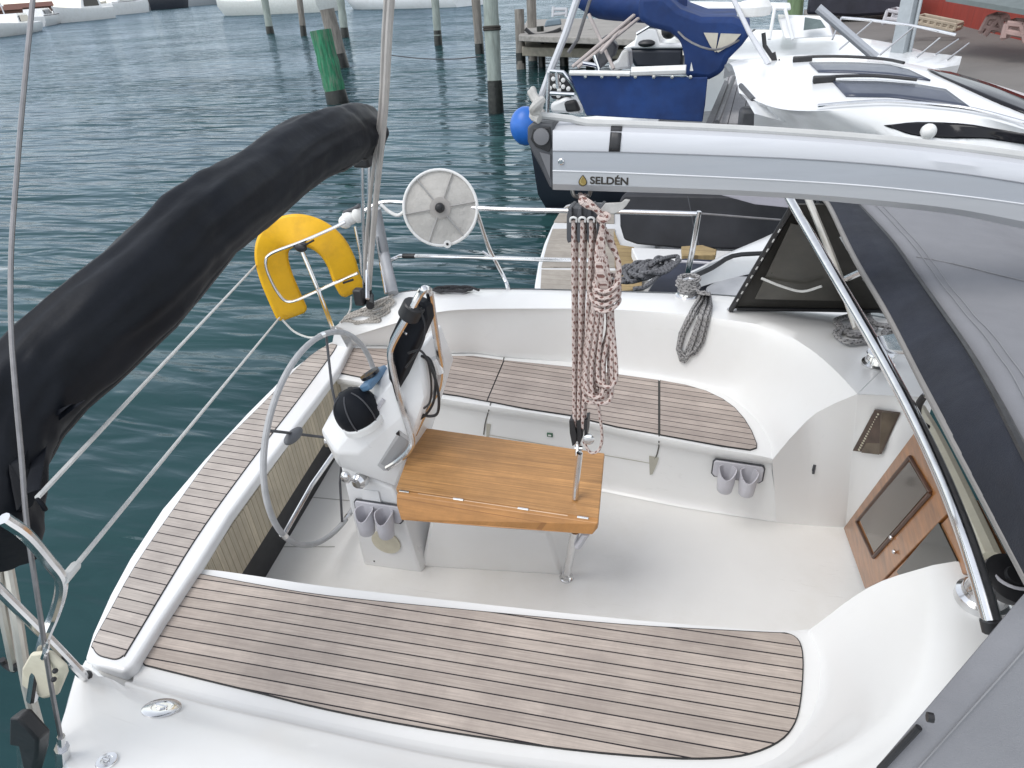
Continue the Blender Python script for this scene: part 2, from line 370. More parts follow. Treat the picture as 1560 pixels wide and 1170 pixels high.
# ---- port side moulding
Ap = smooth_pts(pz([(535, 513, .55), (600, 493, .67), (660, 477, .765), (720, 471, .80), (871, 470, .80), (925, 471, .81), (1022, 477, .82), (1100, 486, .83), (1174, 499, .85), (1227, 527, .87), (1268, 560, .885), (1306, 600, .90)]), 5)
Bp = smooth_pts(pz([(535, 527, .46), (593, 526, .455), (675, 537, .455), (720, 537, .455), (768, 544, .455), (871, 552, .455), (940, 563, .455), (1003, 573, .455), (1044, 581, .455), (1103, 600, .455), (1150, 638, .455), (1173, 676, .455), (1177, 700, .455)]), 5)
Gp = smooth_pts(pz([(511, 497, .64), (540, 476, .70), (575, 457, .75), (610, 446, .77), (661, 442, .78), (775, 441, .78), (871, 443, .78), (976, 446, .78), (1089, 450, .78), (1180, 459, .78), (1283, 474, .78), (1420, 498, .79)]), 5)
NN = 61
Ap, Bp, Gp = resample(Ap, NN), resample(Bp, NN), resample(Gp, NN)
PROF = [(0, 0), (.10, .012), (.2, .05), (.31, .14), (.43, .30), (.56, .52), (.68, .73), (.79, .88), (.89, .965), (1, 1)]
def shell(Bc, Ac, prof, ridge):
    rows = []
    rdg = resample(pz(ridge), len(prof))
    for k, (h, v) in enumerate(prof):
        row = []
        for i, (a, b) in enumerate(zip(Ac, Bc)):
            p = Vector((b.x + (a.x - b.x) * h, b.y + (a.y - b.y) * h, b.z + (a.z - b.z) * v))
            t = max(0, (i / (len(Ac) - 1) - .72) / .28); t = t * t * (3 - 2 * t)
            e = rdg[k] - (Bc[-1] + Vector(((Ac[-1].x - Bc[-1].x) * h, (Ac[-1].y - Bc[-1].y) * h, (Ac[-1].z - Bc[-1].z) * v)))
            row.append(p + e * t)
        rows.append(row)
    return rows
RP = [(1177, 700, .455), (1205, 666, .58), (1238, 632, .70), (1268, 616, .80), (1306, 600, .90)]
RS = [(1232, 960, .455), (1262, 938, .55), (1286, 919, .62), (1317, 898, .70), (1352, 881, .78), (1421, 861, .90)]
deck = MB()
rows = shell(Bp, Ap, PROF, RP)
for t in (.15, .4, .7, .9): rows.append([a.lerp(g, t) + UP * 0.018 * math.sin(math.pi * t) for a, g in zip(Ap, Gp)])
rows.append(Gp)
deck.loft(rows)
# ---- starboard side moulding (mirror shapes, seen from above and behind)
Bs = smooth_pts(pz([(203, 1028, .455), (333, 1062, .455), (400, 1078, .455), (656, 1132, .455), (861, 1161, .455), (1005, 1176, .455), (1100, 1178, .455), (1190, 1150, .455), (1240, 1080, .455), (1250, 1010, .455), (1232, 960, .455)]), 6)
As = smooth_pts(pz([(190, 1046, .56), (320, 1082, .58), (400, 1101, .60), (656, 1160, .62), (861, 1192, .64), (1050, 1212, .67), (1200, 1195, .72), (1335, 1125, .79), (1405, 1050, .85), (1432, 935, .89), (1421, 861, .90)]), 6)
Ds = smooth_pts(pz([(150, 1030, .63), (180, 1100, .66), (300, 1160, .69), (600, 1230, .73), (900, 1270, .77), (1150, 1290, .80), (1300, 1240, .83), (1440, 1130, .87), (1530, 1030, .90), (1560, 940, .92), (1535, 855, .93)]), 6)
Gs = smooth_pts([P(120, 1012, z=.66), P(104, 1070, z=.68), P(93, 1140, z=.70), Vector((-1.22, .44, .72)), Vector((-.9, .36, .735)), Vector((-.4, .32, .75)), Vector((.1, .31, .78)), Vector((.6, .33, .80)), Vector((1.3, .38, .82))], 6)
Bs, As, Ds, Gs = [resample(q, NN) for q in (Bs, As, Ds, Gs)]
rows = shell(Bs, As, PROF, RS)
for t in (.33, .66): rows.append([a.lerp(g, t) + UP * 0.012 for a, g in zip(As, Ds)])
rows.append(Ds)
for t in (.33, .66): rows.append([a.lerp(g, t) + UP * 0.012 for a, g in zip(Ds, Gs)])
rows.append(Gs)
deck.loft(rows)
# end of the starboard coaming down to the sole (turned away from the viewer)
e1 = [r[-1] for r in shell(Bs, As, PROF, RS)]
deck.loft([[Vector((p.x + .02, p.y, -.01)) for p in e1], e1])
# transom corners
deck.loft([[g + Vector((-.02, .03, -.14)) for g in Gp[:6]], Gp[:6]])
# ---- bulkhead between the cockpit and the cabin
Ep = resample(smooth_pts(pz([(495, 573, .452), (540, 581, .452), (600, 591, .452), (655, 604, .452), (740, 618, .452), (867, 638, .452), (1003, 666, .452), (1090, 683, .452), (1150, 693, .452), (1177, 699, .452)]), 5), NN)
Fp = resample(smooth_pts(pz([(486, 580, .39), (540, 590, .39), (600, 601, .39), (660, 614, .39), (740, 628, .39), (867, 647, .39), (997, 676, .39), (1090, 694, .39), (1150, 704, .39), (1178, 706, .39)]), 5), NN)
def face_rows(Ec, Fc, base, inward):
    n = len(Ec); w = [min(1, (n - 1 - i) / 10) for i in range(n)]
    rows = [Ec, [e.lerp(f, .45) + inward * .014 + UP * .012 for e, f in zip(Ec, Fc)], [e.lerp(f, .8) + inward * .010 for e, f in zip(Ec, Fc)], Fc,
            [f + UP * -.014 + inward * -.008 for f in Fc], [f + UP * -.05 + inward * -.012 for f in Fc]]
    rows += [[b + UP * .045 + inward * -.002 for b in base], [b + UP * .016 + inward * .006 * k for b, k in zip(base, w)], [b + UP * .002 + inward * .03 * k for b, k in zip(base, w)]]
    return rows
basep = resample([P(470, 660, z=0), P(680, 705, z=0), P(920, 744, z=0), P(1015, 763, z=0), P(1100, 780, z=0), P(1183, 796, z=0)], NN)
col0 = resample([r[-1] for r in face_rows(Ep, Fp, basep, Vector((0, -1, 0)))][::-1], 5)
pb = [r[-1] for r in shell(Bp, Ap, PROF, RP)]
top = resample(pb, 12) + resample(pz([(1306, 601, .90), (1360, 602, .91), (1425, 606, .93)]), 6)
XD = P(1290, 803, z=.02).x
bot = resample([P(1183, 796, z=0.0), P(1240, 801, z=0), P(1288, 804, z=0)], 12) + resample([P(1290, 803, x=XD), P(1345, 728, x=XD), P(1412, 641, x=XD)], 6)
deck.loft([[col0[k]] + [b.lerp(t, k / 4) for b, t in zip(bot, top)] for k in range(5)])
deck.loft([[p.lerp(Gp[-1], t) + UP * .018 * math.sin(math.pi * t) for p in top[12:]] for t in (0, .15, .4, .7, .9, 1)])
deck.prism(pz([(130, 1006, .435), (205, 1010, .435), (222, 1050, .435), (150, 1060, .45), (112, 1040, .45)]), (0, 0, -.02))
# coachroof strip over the companionway and the side of the cabin beyond
deck.loft([pz([(1425, 606, .93), (1470, 690, .93), (1520, 800, .93), (1560, 880, .93)]), [Vector((1.6, 2.75, 1.0)), Vector((1.6, 2.3, 1.05)), Vector((1.6, 1.8, 1.05)), Vector((1.6, 1.2, 1.0))]])
deck.loft([[Ap[-1], P(1425, 606, z=.93), Vector((1.6, 2.75, 1.0))], [Gp[-1].lerp(Ap[-1], .5), Gp[-1], Gp[-1] + Vector((1, -.1, .05))]])
deckO = deck.build('deck', GEL, boat, smooth=55)
DBVH = deck.bvh()
def hit(u, v, bvh=None, lift=0.0):
    r = ray(u, v); loc, nrm, i, dist = (bvh or DBVH).ray_cast(CAM, r)
    if loc is None: return None, None
    if nrm.dot(r) > 0: nrm = -nrm
    return loc + nrm * lift, nrm
# ---- cockpit sole
sole = MB()
sole.prism([(-2.62, 3.3, 0), (-2.04, 1.05, 0), (.9, 1.3, 0), (.9, 2.75, 0)], (0, 0, -.05))
sole.build('cockpit_sole', SOLE, boat, smooth=0)
# ---- seats: moulded bases
sb = MB()
sb.loft([[b.lerp(f, k) for b, f in zip(Bp, Ep)] for k in (0, .5, 1)])
sb.loft(face_rows(Ep, Fp, basep, Vector((0, -1, 0))))
# aft end of the port seat, facing the helm
ends = [Fp[0], Ep[0], Bp[0]]
sb.loft([[Vector((p.x, p.y, 0)) for p in ends], ends])
seat_p = sb.build('seat_base', GEL, boat, smooth=50); sb_port = sb
sb = MB()
Fs = smooth_pts(pz([(275, 893, .45), (283, 874, .45), (300, 868, .45), (330, 869, .45), (400, 879, .45), (502, 894, .45), (733, 920, .45), (950, 943, .45), (1120, 957, .45), (1200, 961, .45), (1236, 958, .45)]), 5)
Fs = resample(Fs, NN)
sb.loft([[b.lerp(f, k) for b, f in zip(Bs, Fs)] for k in (0, .5, 1)])
sb.loft(face_rows(Fs, [p + Vector((0, -.03, -.07)) for p in Fs], [Vector((p.x, p.y - .05, 0)) for p in Fs], Vector((0, 1, 0))))
sb.loft([[Bs[0] + (-UP * .5), Fs[0] - UP * .5], [Bs[0], Fs[0]]])
sb.build('seat_base', GEL, boat, smooth=50)
# seams between the locker lids of the port seat
DARKGAP = mat('dark_gap', (.10, .095, .085), .8)
def ribbon(name, pxs, w, m_, parent, bvh, lift=.003, k=14):
    pts = []
    for (a, b) in zip(pxs, pxs[1:]):
        for i in range(k + 1):
            q = (a[0] + (b[0] - a[0]) * i / k, a[1] + (b[1] - a[1]) * i / k)
            p, n = hit(*q, bvh)
            if p is not None and (not pts or (p - pts[-1][0]).length > 1e-4): pts.append((p, n))
    if len(pts) < 2: return None
    L, R2 = [], []
    for i, (p, n) in enumerate(pts):
        t = pts[min(i + 1, len(pts) - 1)][0] - pts[max(i - 1, 0)][0]
        s_ = t.cross(n)
        if s_.length < 1e-9: continue
        s_.normalize(); L.append(p + n * lift - s_ * w / 2); R2.append(p + n * lift + s_ * w / 2)
    b = MB(); b.loft([L, R2]); return b.build(name, m_, parent, smooth=0, solid=.0008)
SPB = sb_port.bvh()
for pl in ([(768, 545), (741, 638), (739, 646), (737, 662)], [(1004, 573), (1004, 680), (1001, 692), (996, 704)]):
    ribbon('locker_seam', pl, .006, DARKGAP, boat, SPB)
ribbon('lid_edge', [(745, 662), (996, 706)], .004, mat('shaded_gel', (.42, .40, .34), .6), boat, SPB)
# notches under the lid corners
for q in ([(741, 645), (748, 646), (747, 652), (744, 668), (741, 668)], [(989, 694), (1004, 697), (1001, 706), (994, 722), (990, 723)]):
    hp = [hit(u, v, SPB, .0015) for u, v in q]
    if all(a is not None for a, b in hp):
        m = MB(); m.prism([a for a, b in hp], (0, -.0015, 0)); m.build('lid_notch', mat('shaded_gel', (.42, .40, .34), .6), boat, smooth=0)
m = MB(); c = hit(838, 662, SPB, .004)[0]; m.box(c, (.03, .006, .022)); m.build('sticker', mat('green_sticker', (.05, .14, .08), .5), boat)
m = MB(); m.box(c + Vector((0, -.004, 0)), (.016, .004, .008)); m.build('sticker_mark', WHITEP, boat)
# ---- teak panels (bedding of black caulk showing as a thin dark border)
CAULK = mat('black_caulk', (.02, .02, .02), .6)
def panel(name, poly, m, h=.003, border=.0035, parent=boat):
    b = MB(); b.prism([p + UP * -.004 for p in offset_poly(poly, border)], (0, 0, h - .0008 + .004))
    t = MB(); t.prism(poly, (0, 0, h)); o = t.build(name, m, parent, smooth=30)
    b.build('caulk_border', CAULK, o, smooth=0)
    return o
ds = P(1200, 1014, z=.455) - P(513, 911, z=.455); ds.z = 0; ds.normalize(); ns = Vector((-ds.y, ds.x, 0))
ps = abs((P(400, 1042, z=.455) - P(400, 950, z=.455)).dot(ns)) / 5
TS = teak_mat('weathered_teak_starboard', ds, ps, caulk=.105, col=(.45, .385, .335))
S_in = [(287, 877), (300, 875), (340, 882), (400, 893), (502, 909), (728, 932), (943, 952), (1100, 961), (1180, 965), (1199, 966)]
S_out = [(1214, 974), (1221, 992), (1222, 1026), (1217, 1077), (1206, 1108), (1184, 1130), (1143, 1147), (1092, 1154), (1005, 1153), (861, 1140), (656, 1110), (502, 1081), (400, 1056), (333, 1040), (235, 1016), (220, 1011), (214, 1001), (216, 992), (250, 940), (278, 892)]
panel('teak_panel', smooth_pts(px(S_in + S_out, z=.458), 3, True), TS)
dp = P(1000, 618, z=.455) - P(760, 582, z=.455); dp.z = 0; dp.normalize()
TP = teak_mat('weathered_teak_port', dp, ps * .98, caulk=.10, col=(.43, .365, .322))
panel('teak_panel', px([(1006, 579.5), (1044, 587), (1075, 596), (1100, 608), (1118, 621), (1133, 638), (1144, 656), (1152, 676), (1152, 682), (1143, 685), (1100, 679), (1006, 662)], z=.458), TP)
panel('teak_panel', px([(769, 549.5), (871, 560), (940, 571), (1002.5, 579.5), (1002.5, 661), (940, 650), (867, 632), (800, 622), (743, 611)], z=.458), TP)
panel('teak_panel', px([(536, 531), (593, 532), (675, 543), (720, 543), (767, 549), (741, 611), (700, 603), (650, 596), (600, 583), (553, 575), (509, 566), (520, 548)], z=.458), TP)
# ---- helm seat across the open transom
helm_poly = pz([(187, 1024, .50), (128, 1004, .50), (140, 965, .50), (167, 905, .50), (197, 850, .50), (246, 775, .50), (310, 700, .50), (375, 630, .50), (440, 565, .50), (500, 522, .50), (530, 513, .50), (537, 521, .50), (517, 560, .50), (480, 610, .50), (415, 695, .50), (350, 783, .50), (297, 868, .50), (245, 945, .50), (203, 1012, .50)])
hm = MB(); hm.prism(helm_poly, (0, 0, -.055))
helm = hm.build('helm_seat', GELW, boat, smooth=50, bevel=.014, seg=3)
th = MB()
dh = P(238, 918, z=.5) - P(182, 905, z=.5); dh.z = 0; dh.normalize(); nh = Vector((-dh.y, dh.x, 0))
ph = abs((P(250, 794, z=.5) - P(150, 970, z=.5)).dot(nh)) / 12
TH = teak_mat('weathered_teak_helm', dh, ph, caulk=.095, col=(.455, .405, .365))
HT = smooth_pts(px([(142, 980), (143, 987), (147, 994), (154, 999), (165, 1002), (175, 1004), (183, 1002), (189, 997), (194, 991), (250, 898), (295, 825), (340, 760), (400, 679), (450, 614), (490, 560), (512, 528), (505, 524), (470, 545), (400, 616), (330, 687), (263, 779), (207, 862), (167, 934)], z=.502), 3, True)
panel('teak_panel', HT, TH, h=.003, border=.0025, parent=helm)
# slatted inner face below the helm seat; a black sheet imitates the shade in the open transom
fa, fb = P(297, 868, z=.5) + Vector((.0, 0, -.055)), P(517, 560, z=.5) + Vector((0, 0, -.055))
SL = teak_mat('transom_board', Vector((0, 0, 1)), .03, col=(.30, .26, .19), caulk=.12)
inn = (fb - fa).cross(UP).normalized()
if inn.x < 0: inn = -inn
m = MB(); m.prism([fa + inn * -.02, fb + inn * -.02, fb + inn * -.02 + UP * -.235, fa + inn * -.02 + UP * -.235], inn * -.02)
m.build('transom_board', teak_mat('slatted_board', inn, .034, col=(.52, .46, .35), caulk=.10, seam=(.26, .22, .15)), boat)
fa = fa.lerp(fb, .03)
m = MB(); m.prism([fa + inn * -.05 + UP * -.1, fb + inn * -.05 + UP * -.1, fb + inn * -.05 + UP * -.5, fa + inn * -.05 + UP * -.5], inn * -.02)
m.build('transom_gap_shade', BLACK, boat)
# locker lines in the sole by the wheel
for a, b in (((470, 757), (545, 764)), ((400, 833), (510, 833)), ((470, 757), (400, 833))):
    p, q = P(*a, z=.001), P(*b, z=.001); w = (q - p).cross(UP).normalized() * .0035
    m = MB(); m.prism([p - w * .7, q - w * .7, q + w * .7, p + w * .7], (0, 0, .001)); m.build('sole_hatch_seam', mat('soft_gap', (.36, .35, .32), .8), boat, smooth=0)
# ---- hull sides down to the water
hl = MB()
hl.loft([[p + Vector((0, .02, 0)) for p in Gp], [p + Vector((0, .035, -.03)) for p in Gp], [p + Vector((0, .05, -.10)) for p in Gp], [Vector((p.x, p.y - .05, WATER + .25)) for p in Gp], [Vector((p.x, p.y - .25, WATER - .1)) for p in Gp]])
hl.loft([Gs, [p + Vector((-.008, -.012, -.02)) for p in Gs], [p + Vector((0, -.01, -.12)) for p in Gs], [Vector((p.x, p.y + .08, WATER + .25)) for p in Gs], [Vector((p.x, p.y + .3, WATER - .1)) for p in Gs]])
tr = [Gs[0] + Vector((.02, .02, -.02)), helm_poly[1] + UP * -.07, helm_poly[4] + UP * -.07, helm_poly[6] + UP * -.07, helm_poly[8] + UP * -.07, helm_poly[9] + UP * -.07, Gp[0]]
hl.loft([tr, [p + Vector((.12, 0, -.35)) for p in tr], [Vector((p.x + .5, p.y, WATER - .1)) for p in tr]])
hl.build('hull', SHIPWHITE, boat, smooth=50)
# ---- companionway with its two mahogany doors
dx = lambda u, v, k=0: P(u, v, x=XD) + Vector((-k, 0, 0))
m = MB(); m.prism([dx(1289, 805, .012), dx(1411, 643, .012), dx(1475, 758, .012), dx(1348, 886, .012), dx(1322, 897, .012)], (.03, 0, 0))
door = m.build('companionway_door', MAHOG, boat, smooth=0, bevel=.003)
m = MB(); m.prism([dx(1316, 793, .016), dx(1393, 704, .016), dx(1421, 750, .016), dx(1338, 843, .016)], (.006, 0, 0)); m.build('window_pane', mat('bronze_glass', (.075, .06, .045), .12, var=.3, vs=3), door)
m = MB()
for a, b in (((1311, 796), (1394, 697)), ((1394, 697), (1427, 752)), ((1427, 752), (1337, 850)), ((1337, 850), (1311, 796))): m.tube([dx(*a, .015), dx(*b, .015)], .007, 6)
m.build('window_bead', mat('dark_mahogany', (.07, .025, .01), .4, var=.3), door)
m = MB(); m.prism([dx(1349, 888, .008), dx(1477, 760, .008), dx(1524, 852, .008), dx(1420, 900, .008)], (.03, 0, 0))
door2 = m.build('companionway_door', MAHOG, boat, smooth=0, bevel=.003)
m = MB(); m.prism([dx(1372, 872, .013), dx(1437, 797, .013), dx(1466, 856, .013), dx(1400, 905, .013)], (.006, 0, 0)); m.build('window_pane', mat('dark_glass', (.02, .022, .018), .12, var=.3), door2)
m = MB(); m.prism([dx(1452, 762, .016), dx(1465, 747, .016), dx(1487, 787, .016), dx(1471, 800, .016)], (.006, 0, 0)); m.build('lock_plate', CREAM, door2, bevel=.001)
for q in ((1367, 820), (1372, 842)):
    m = MB(); m.ball(dx(*q, .02), .008); m.build('door_knob', CHROME, door)
# dark inside of the cabin behind, cream hatch edge, hatch top
m = MB(); m.tube([dx(1414, 628, .03), dx(1440, 672, .03), dx(1485, 760, .03), dx(1532, 858, .03)], .028, 10, 3); hatch = m.build('sliding_hatch', CREAM, boat)
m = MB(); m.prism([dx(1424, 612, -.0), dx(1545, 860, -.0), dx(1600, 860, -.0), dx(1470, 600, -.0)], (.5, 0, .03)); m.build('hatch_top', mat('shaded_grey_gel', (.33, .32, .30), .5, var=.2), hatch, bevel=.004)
# instrument bezel in the bulkhead
BB = []
for q in ((1300, 684), (1333, 622), (1373, 628), (1345, 690)):
    p, n = hit(*q, lift=.004); BB.append(p)
nb = (BB[1] - BB[0]).cross(BB[2] - BB[0]).normalized()
if nb.x > 0: nb = -nb
m = MB(); m.prism(BB, nb * .008); bez = m.build('instrument_bezel', mat('dark_bronze_panel', (.075, .05, .038), .35, var=.4, vs=14), boat, bevel=.002)
m = MB()
for k in range(16):
    p = BB[0].lerp(BB[1], .06 + .88 * k / 15).lerp(BB[3].lerp(BB[2], .06 + .88 * k / 15), .2) + nb * .010
    m.box(p, (.006, .008, .006))
m.build('vent_slat', CREAM, bez)
m = MB(); q = [BB[0].lerp(BB[3], .32), BB[1].lerp(BB[2], .32), BB[1].lerp(BB[2], .93), BB[0].lerp(BB[3], .93)]; m.prism([p + nb * .008 for p in q], nb * .003); m.build('cover_plate', mat('brown_plate', (.11, .085, .06), .3, var=.5, vs=10), bez)
p, n = hit(1240, 712)
if p: m = MB(); m.box(p, (.012, .012, .035)); m.box(p + Vector((.0, -.01, -.02)), (.01, .012, .012)); m.build('padeye', DKGREY, boat)
# ---- deck fillers
for (u, v, r) in ((246, 1080, .052), (163, 1161, .026)):
    p, n = hit(u, v)
    if p is None: p, n = P(u, v, z=.68), UP
    m = MB(); m.lathe([(r, -.002), (r, .004), (r * .92, .007), (r * .55, .008), (r * .5, .006), (r * .3, .006), (r * .25, .01), (.001, .01)], p, n)
    m.box(p + n * .009, (r * .7, r * .12, .004)); m.build('filler_cap', CHROME, boat)
# ================================================================== PEDESTAL
YC = 2.07
def mir(p): return Vector((p.x, 2 * YC - p.y, p.z))
m = MB()
colp = [P(516, 705, y=1.90), P(600, 745, y=1.90), P(613, 790, y=1.90), P(552, 856, y=1.91), P(641, 866, y=1.93)]
colp[3].z = colp[4].z = -.01
m.hull(colp + [mir(p) for p in colp] + [colp[4] + Vector((.02, .1, 0))])
ped = m.build('steering_pedestal', GELW, boat, smooth=30, bevel=.018, seg=3)
m = MB()
pA, pB, pC, pD, pE = P(510, 690, z=.775), P(544, 692, z=.775), P(557, 684, z=.785), P(488, 656, z=.80), P(508, 618, z=.835)
ridge0, ridge1 = P(600, 606, y=1.90), P(641, 528, y=1.97)
low = [P(516, 712, y=1.86), P(575, 722, y=1.86), P(604, 742, y=1.885), P(652, 600, y=1.93)]
side = [pA, pB, pC, ridge0, ridge1] + low
m.hull(side + [pD, pE] + [mir(p) for p in side])
head = m.build('pedestal_head', GELW, ped, smooth=30, bevel=.014, seg=3)
HB = m.bvh()
def hhit(u, v, lift=0.0): return hit(u, v, HB, lift)
# pocket on the side, its recess shade painted as flat grey patches, grey strip, seam
def patch(name, quad, m_, th=.004, lift=.001, parent=ped, bv=HB, bevel=0, inward=False):
    pts = []
    for q in quad:
        p, n = hit(*q, bv)
        if p is None: p = P(*q, y=1.88); n = Vector((0, -1, 0))
        pts.append(p)
    n = (pts[1] - pts[0]).cross(pts[2] - pts[0]).normalized()
    if n.dot(CAM - pts[0]) < 0: n = -n
    b = MB(); b.prism([p + n * lift for p in pts], n * th); return b.build(name, m_, parent, smooth=0, bevel=bevel)
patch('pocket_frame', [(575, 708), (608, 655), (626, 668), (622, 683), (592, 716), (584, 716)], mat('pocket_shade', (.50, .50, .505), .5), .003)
patch('pocket_inside', [(580, 705), (609, 662), (622, 671), (618, 681), (592, 711), (588, 710)], mat('pocket_inner_shade', (.34, .34, .345), .6), .005)
patch('vent_hole', [(603, 660), (608, 655), (609, 663)], BLACK, .006)
m = MB()
m.tube([hhit(551, 664, .004)[0], hhit(585, 608, .004)[0]], .008, 6); m.build('mounting_track', GREYP, ped)
# compass in a black fabric cover
cc, cn = hhit(551, 637)
ax = (UP * .9 + Vector((-.25, -.1, 0))).normalized()
m = MB(); m.lathe([(.086, -.03), (.086, -.006), (.080, .0), (.02, .001)], cc, ax, 28); comp = m.build('compass', WHITEP, ped)
m = MB()
prof = [(.080, .0), (.085, .025), (.083, .06), (.073, .093), (.054, .116), (.029, .13), (.001, .135)]
m.lathe(prof, cc + ax * -.002, ax, 28)
m.build('compass_cover', CANVAS_K, comp, smooth=60)
m = MB()
uu = ax.orthogonal().normalized(); ww = ax.cross(uu)
for a in range(6):
    d_ = math.cos(a * math.pi / 3) * uu + math.sin(a * math.pi / 3) * ww
    m.tube([cc + ax * (-.002 + h) + d_ * (r + .001) for r, h in prof[:-1]], .003, 5, 2)
m.build('cover_piping', DKGREY, comp)
# blue instrument and black display pod
p, n = hhit(576, 581, .02)
p = p if p is not None else P(578, 580, y=1.95)
m = MB(); m.box(p, (.05, .15, .03), Matrix.Rotation(R_(-25), 3, 'Y')); ins = m.build('display_unit', mat('steel_blue_plastic', (.10, .19, .30), .35, var=.15), ped, bevel=.008)
m = MB(); m.lathe([(.04, 0), (.04, .012), (.001, .013)], p + Vector((-.012, 0, .012)), (-.45, 0, .9), 20); m.build('dial_face', mat('dial_black', (.012, .015, .022), .15), ins)
m = MB()
pl_ = [(613, 470), (628, 456), (646, 464), (649, 488), (642, 507), (636, 521), (628, 541), (610, 582), (602, 598), (591, 578), (587, 542), (592, 515), (606, 492)]
m.hull([P(u, v, y=1.885) for u, v in pl_] + [P(u, v, y=1.885) + Vector((.01, .06, -.01)) for u, v in pl_])
pod = m.build('instrument_pod', CANVAS_K, ped, smooth=40, bevel=.012, seg=3)
m = MB(); m.lathe([(.036, -.03), (.04, -.025), (.04, .025), (.036, .03)], P(627, 473, y=1.88), (P(645, 440, y=1.9) - P(600, 526, y=1.9)), 16); m.build('clamp', BLACK, pod)
for q in ((628, 472), (641, 470), (619, 508)):
    m = MB(); m.ball(P(*q, y=1.885), .006, 6); m.build('clamp_bolt', CHROME, pod)
# stainless guard: two bent tubes joined at the top
m = MB()
m.tube(pyl([(590, 712, 1.86), (606, 702, 1.86), (624, 685, 1.86), (627, 668, 1.87), (614, 625, 1.88), (603, 585, 1.865), (595, 545, 1.86), (599, 523, 1.86), (620, 485, 1.86), (641, 446, 1.865), (650, 441, 1.88), (655, 449, 1.93), (661, 490, 1.97), (668, 535, 2.0), (672, 560, 2.02), (668, 592, 2.02), (650, 622, 2.0), (630, 662, 1.95)]), .0135, 10, 5)
m.build('guard_rail', CHROME, ped)
m = MB(); m.tube(pyl([(663, 545, 2.01), (670, 568, 2.01)]), .018, 10); m.build('guard_joint', CHROME, ped)
m = MB()
m.tube(pyl([(627, 541, 1.99), (648, 545, 1.96), (660, 568, 1.95), (668, 600, 1.95), (667, 628, 1.95), (655, 634, 1.95), (636, 630, 1.95)]), .006, 6, 6)
m.tube(pyl([(640, 540, 1.99), (655, 548, 1.97), (663, 575, 1.96), (661, 610, 1.95), (650, 630, 1.95), (634, 642, 1.94)]), .0055, 6, 6)
m.tube(pyl([(622, 538, 1.87), (640, 534, 1.86), (652, 552, 1.86), (657, 585, 1.87), (655, 612, 1.88), (646, 622, 1.9)]), .0045, 6, 6)
m.tube(pyl([(640, 470, 1.87), (648, 500, 1.86), (640, 530, 1.86), (618, 560, 1.87)]), .004, 6, 6)
m.build('cable', BLACK, ped)
m = MB(); m.tube(pyl([(627, 546, 1.97), (629, 556, 1.97), (633, 575, 1.97)]), [.006, .011, .011], 8); m.build('cable_plug', BLACK, ped)
# engine lever
m = MB(); q = P(552, 729, y=1.885); m.lathe([(.03, -.01), (.034, 0), (.034, .03), (.022, .045), (.001, .046)], q, (-.1, -1, .15), 20); lev = m.build('engine_control', CHROME, ped)
m = MB(); q2 = P(527, 727, y=1.80); m.tube([q + Vector((0, -.03, 0)), q2], .007, 8); m.ball(q2, .030, 10, (.75, .6, 1)); m.build('engine_lever', CHROME, lev)
cbv = MB(); cbv.hull(colp + [mir(p) for p in colp]); CB = cbv.bvh()
patch('access_panel', [(552, 745), (577, 748), (581, 766), (553, 763)], GELW, .003, parent=ped, bv=CB, bevel=.001)
m = MB(); p, n = hit(588, 826, CB); p = p or P(588, 826, y=1.92); m.lathe([(.07, -.004), (.07, .003), (.001, .004)], p, n or (0, -1, 0), 24); m.build('stain_plate', CREAM, ped)
for q in ((570, 855), (607, 875), (637, 815)):
    p, n = hit(*q, CB)
    if p: m = MB(); m.ball(p, .004, 6); m.build('screw_head', DKGREY, ped)
# pedestal foot mould that carries the table, running forward
m = MB()
ft = [P(640, 865, z=-.01), P(857, 878, z=-.01), P(836, 808, y=2.04), P(655, 790, y=1.96)]
m.hull(ft + [p + Vector((.0, .30, 0)) for p in ft])
m.build('table_support', GEL, boat, smooth=30, bevel=.02, seg=3)
# ---- cup holders: back plate with two open cups
def cups(parent, o, ex, ey, ez, s):
    """o: middle of the plate's top edge; ex along the plate, ez down, ey out of the wall"""
    t = lambda a, b, c: o + ex * a * s + ey * b * s + ez * c * s
    m = MB(); m.prism([t(-.125, 0, .012), t(-.115, 0, 0), t(.115, 0, 0), t(.125, 0, .012), t(.125, 0, .085), t(.11, 0, .10), t(-.11, 0, .10), t(-.125, 0, .085)], ey * .012 * s)
    h = m.build('cup_holder', GREYP, parent, smooth=40, bevel=.004)
    m = MB(); m.prism([t(-.132, -.004, .012), t(-.12, -.004, -.006), t(.12, -.004, -.006), t(.132, -.004, .012), t(.132, -.004, .088), t(.115, -.004, .106), t(-.115, -.004, .106), t(-.132, -.004, .088)], ey * .008 * s); m.build('gasket', DKGREY, h, smooth=0)
    for k in (-1, 1):
        m = MB(); rows = []
        for dz, r in ((.018, .047), (.10, .044), (.150, .039), (.158, .033)):
            rows.append([t(k * .054 + r * math.cos(a * math.pi / 10), 0.048 + r * math.sin(a * math.pi / 10), dz + (0.045 * max(0, math.sin(a * math.pi / 10)) ** 2 if dz < .05 else 0)) for a in range(20)])
        inner = []
        for dz, r in ((.148, .033), (.10, .038), (.018, .0415)):
            inner.append([t(k * .054 + r * math.cos(a * math.pi / 10), 0.048 + r * math.sin(a * math.pi / 10), dz + (0.045 * max(0, math.sin(a * math.pi / 10)) ** 2 if dz < .05 else 0)) for a in range(20)])
        m.loft([*rows], closed=True); m.loft([rows[0], inner[2]], closed=True); m.loft(inner, closed=True)
        o1 = m.add(rows[-1]); m.face([o1 + i for i in range(20)]); o2 = m.add(inner[0]); m.face([o2 + i for i in range(20)])
        m.build('cup', GREYP, h, smooth=50)
    return h
c0 = P(575, 766, y=1.895)
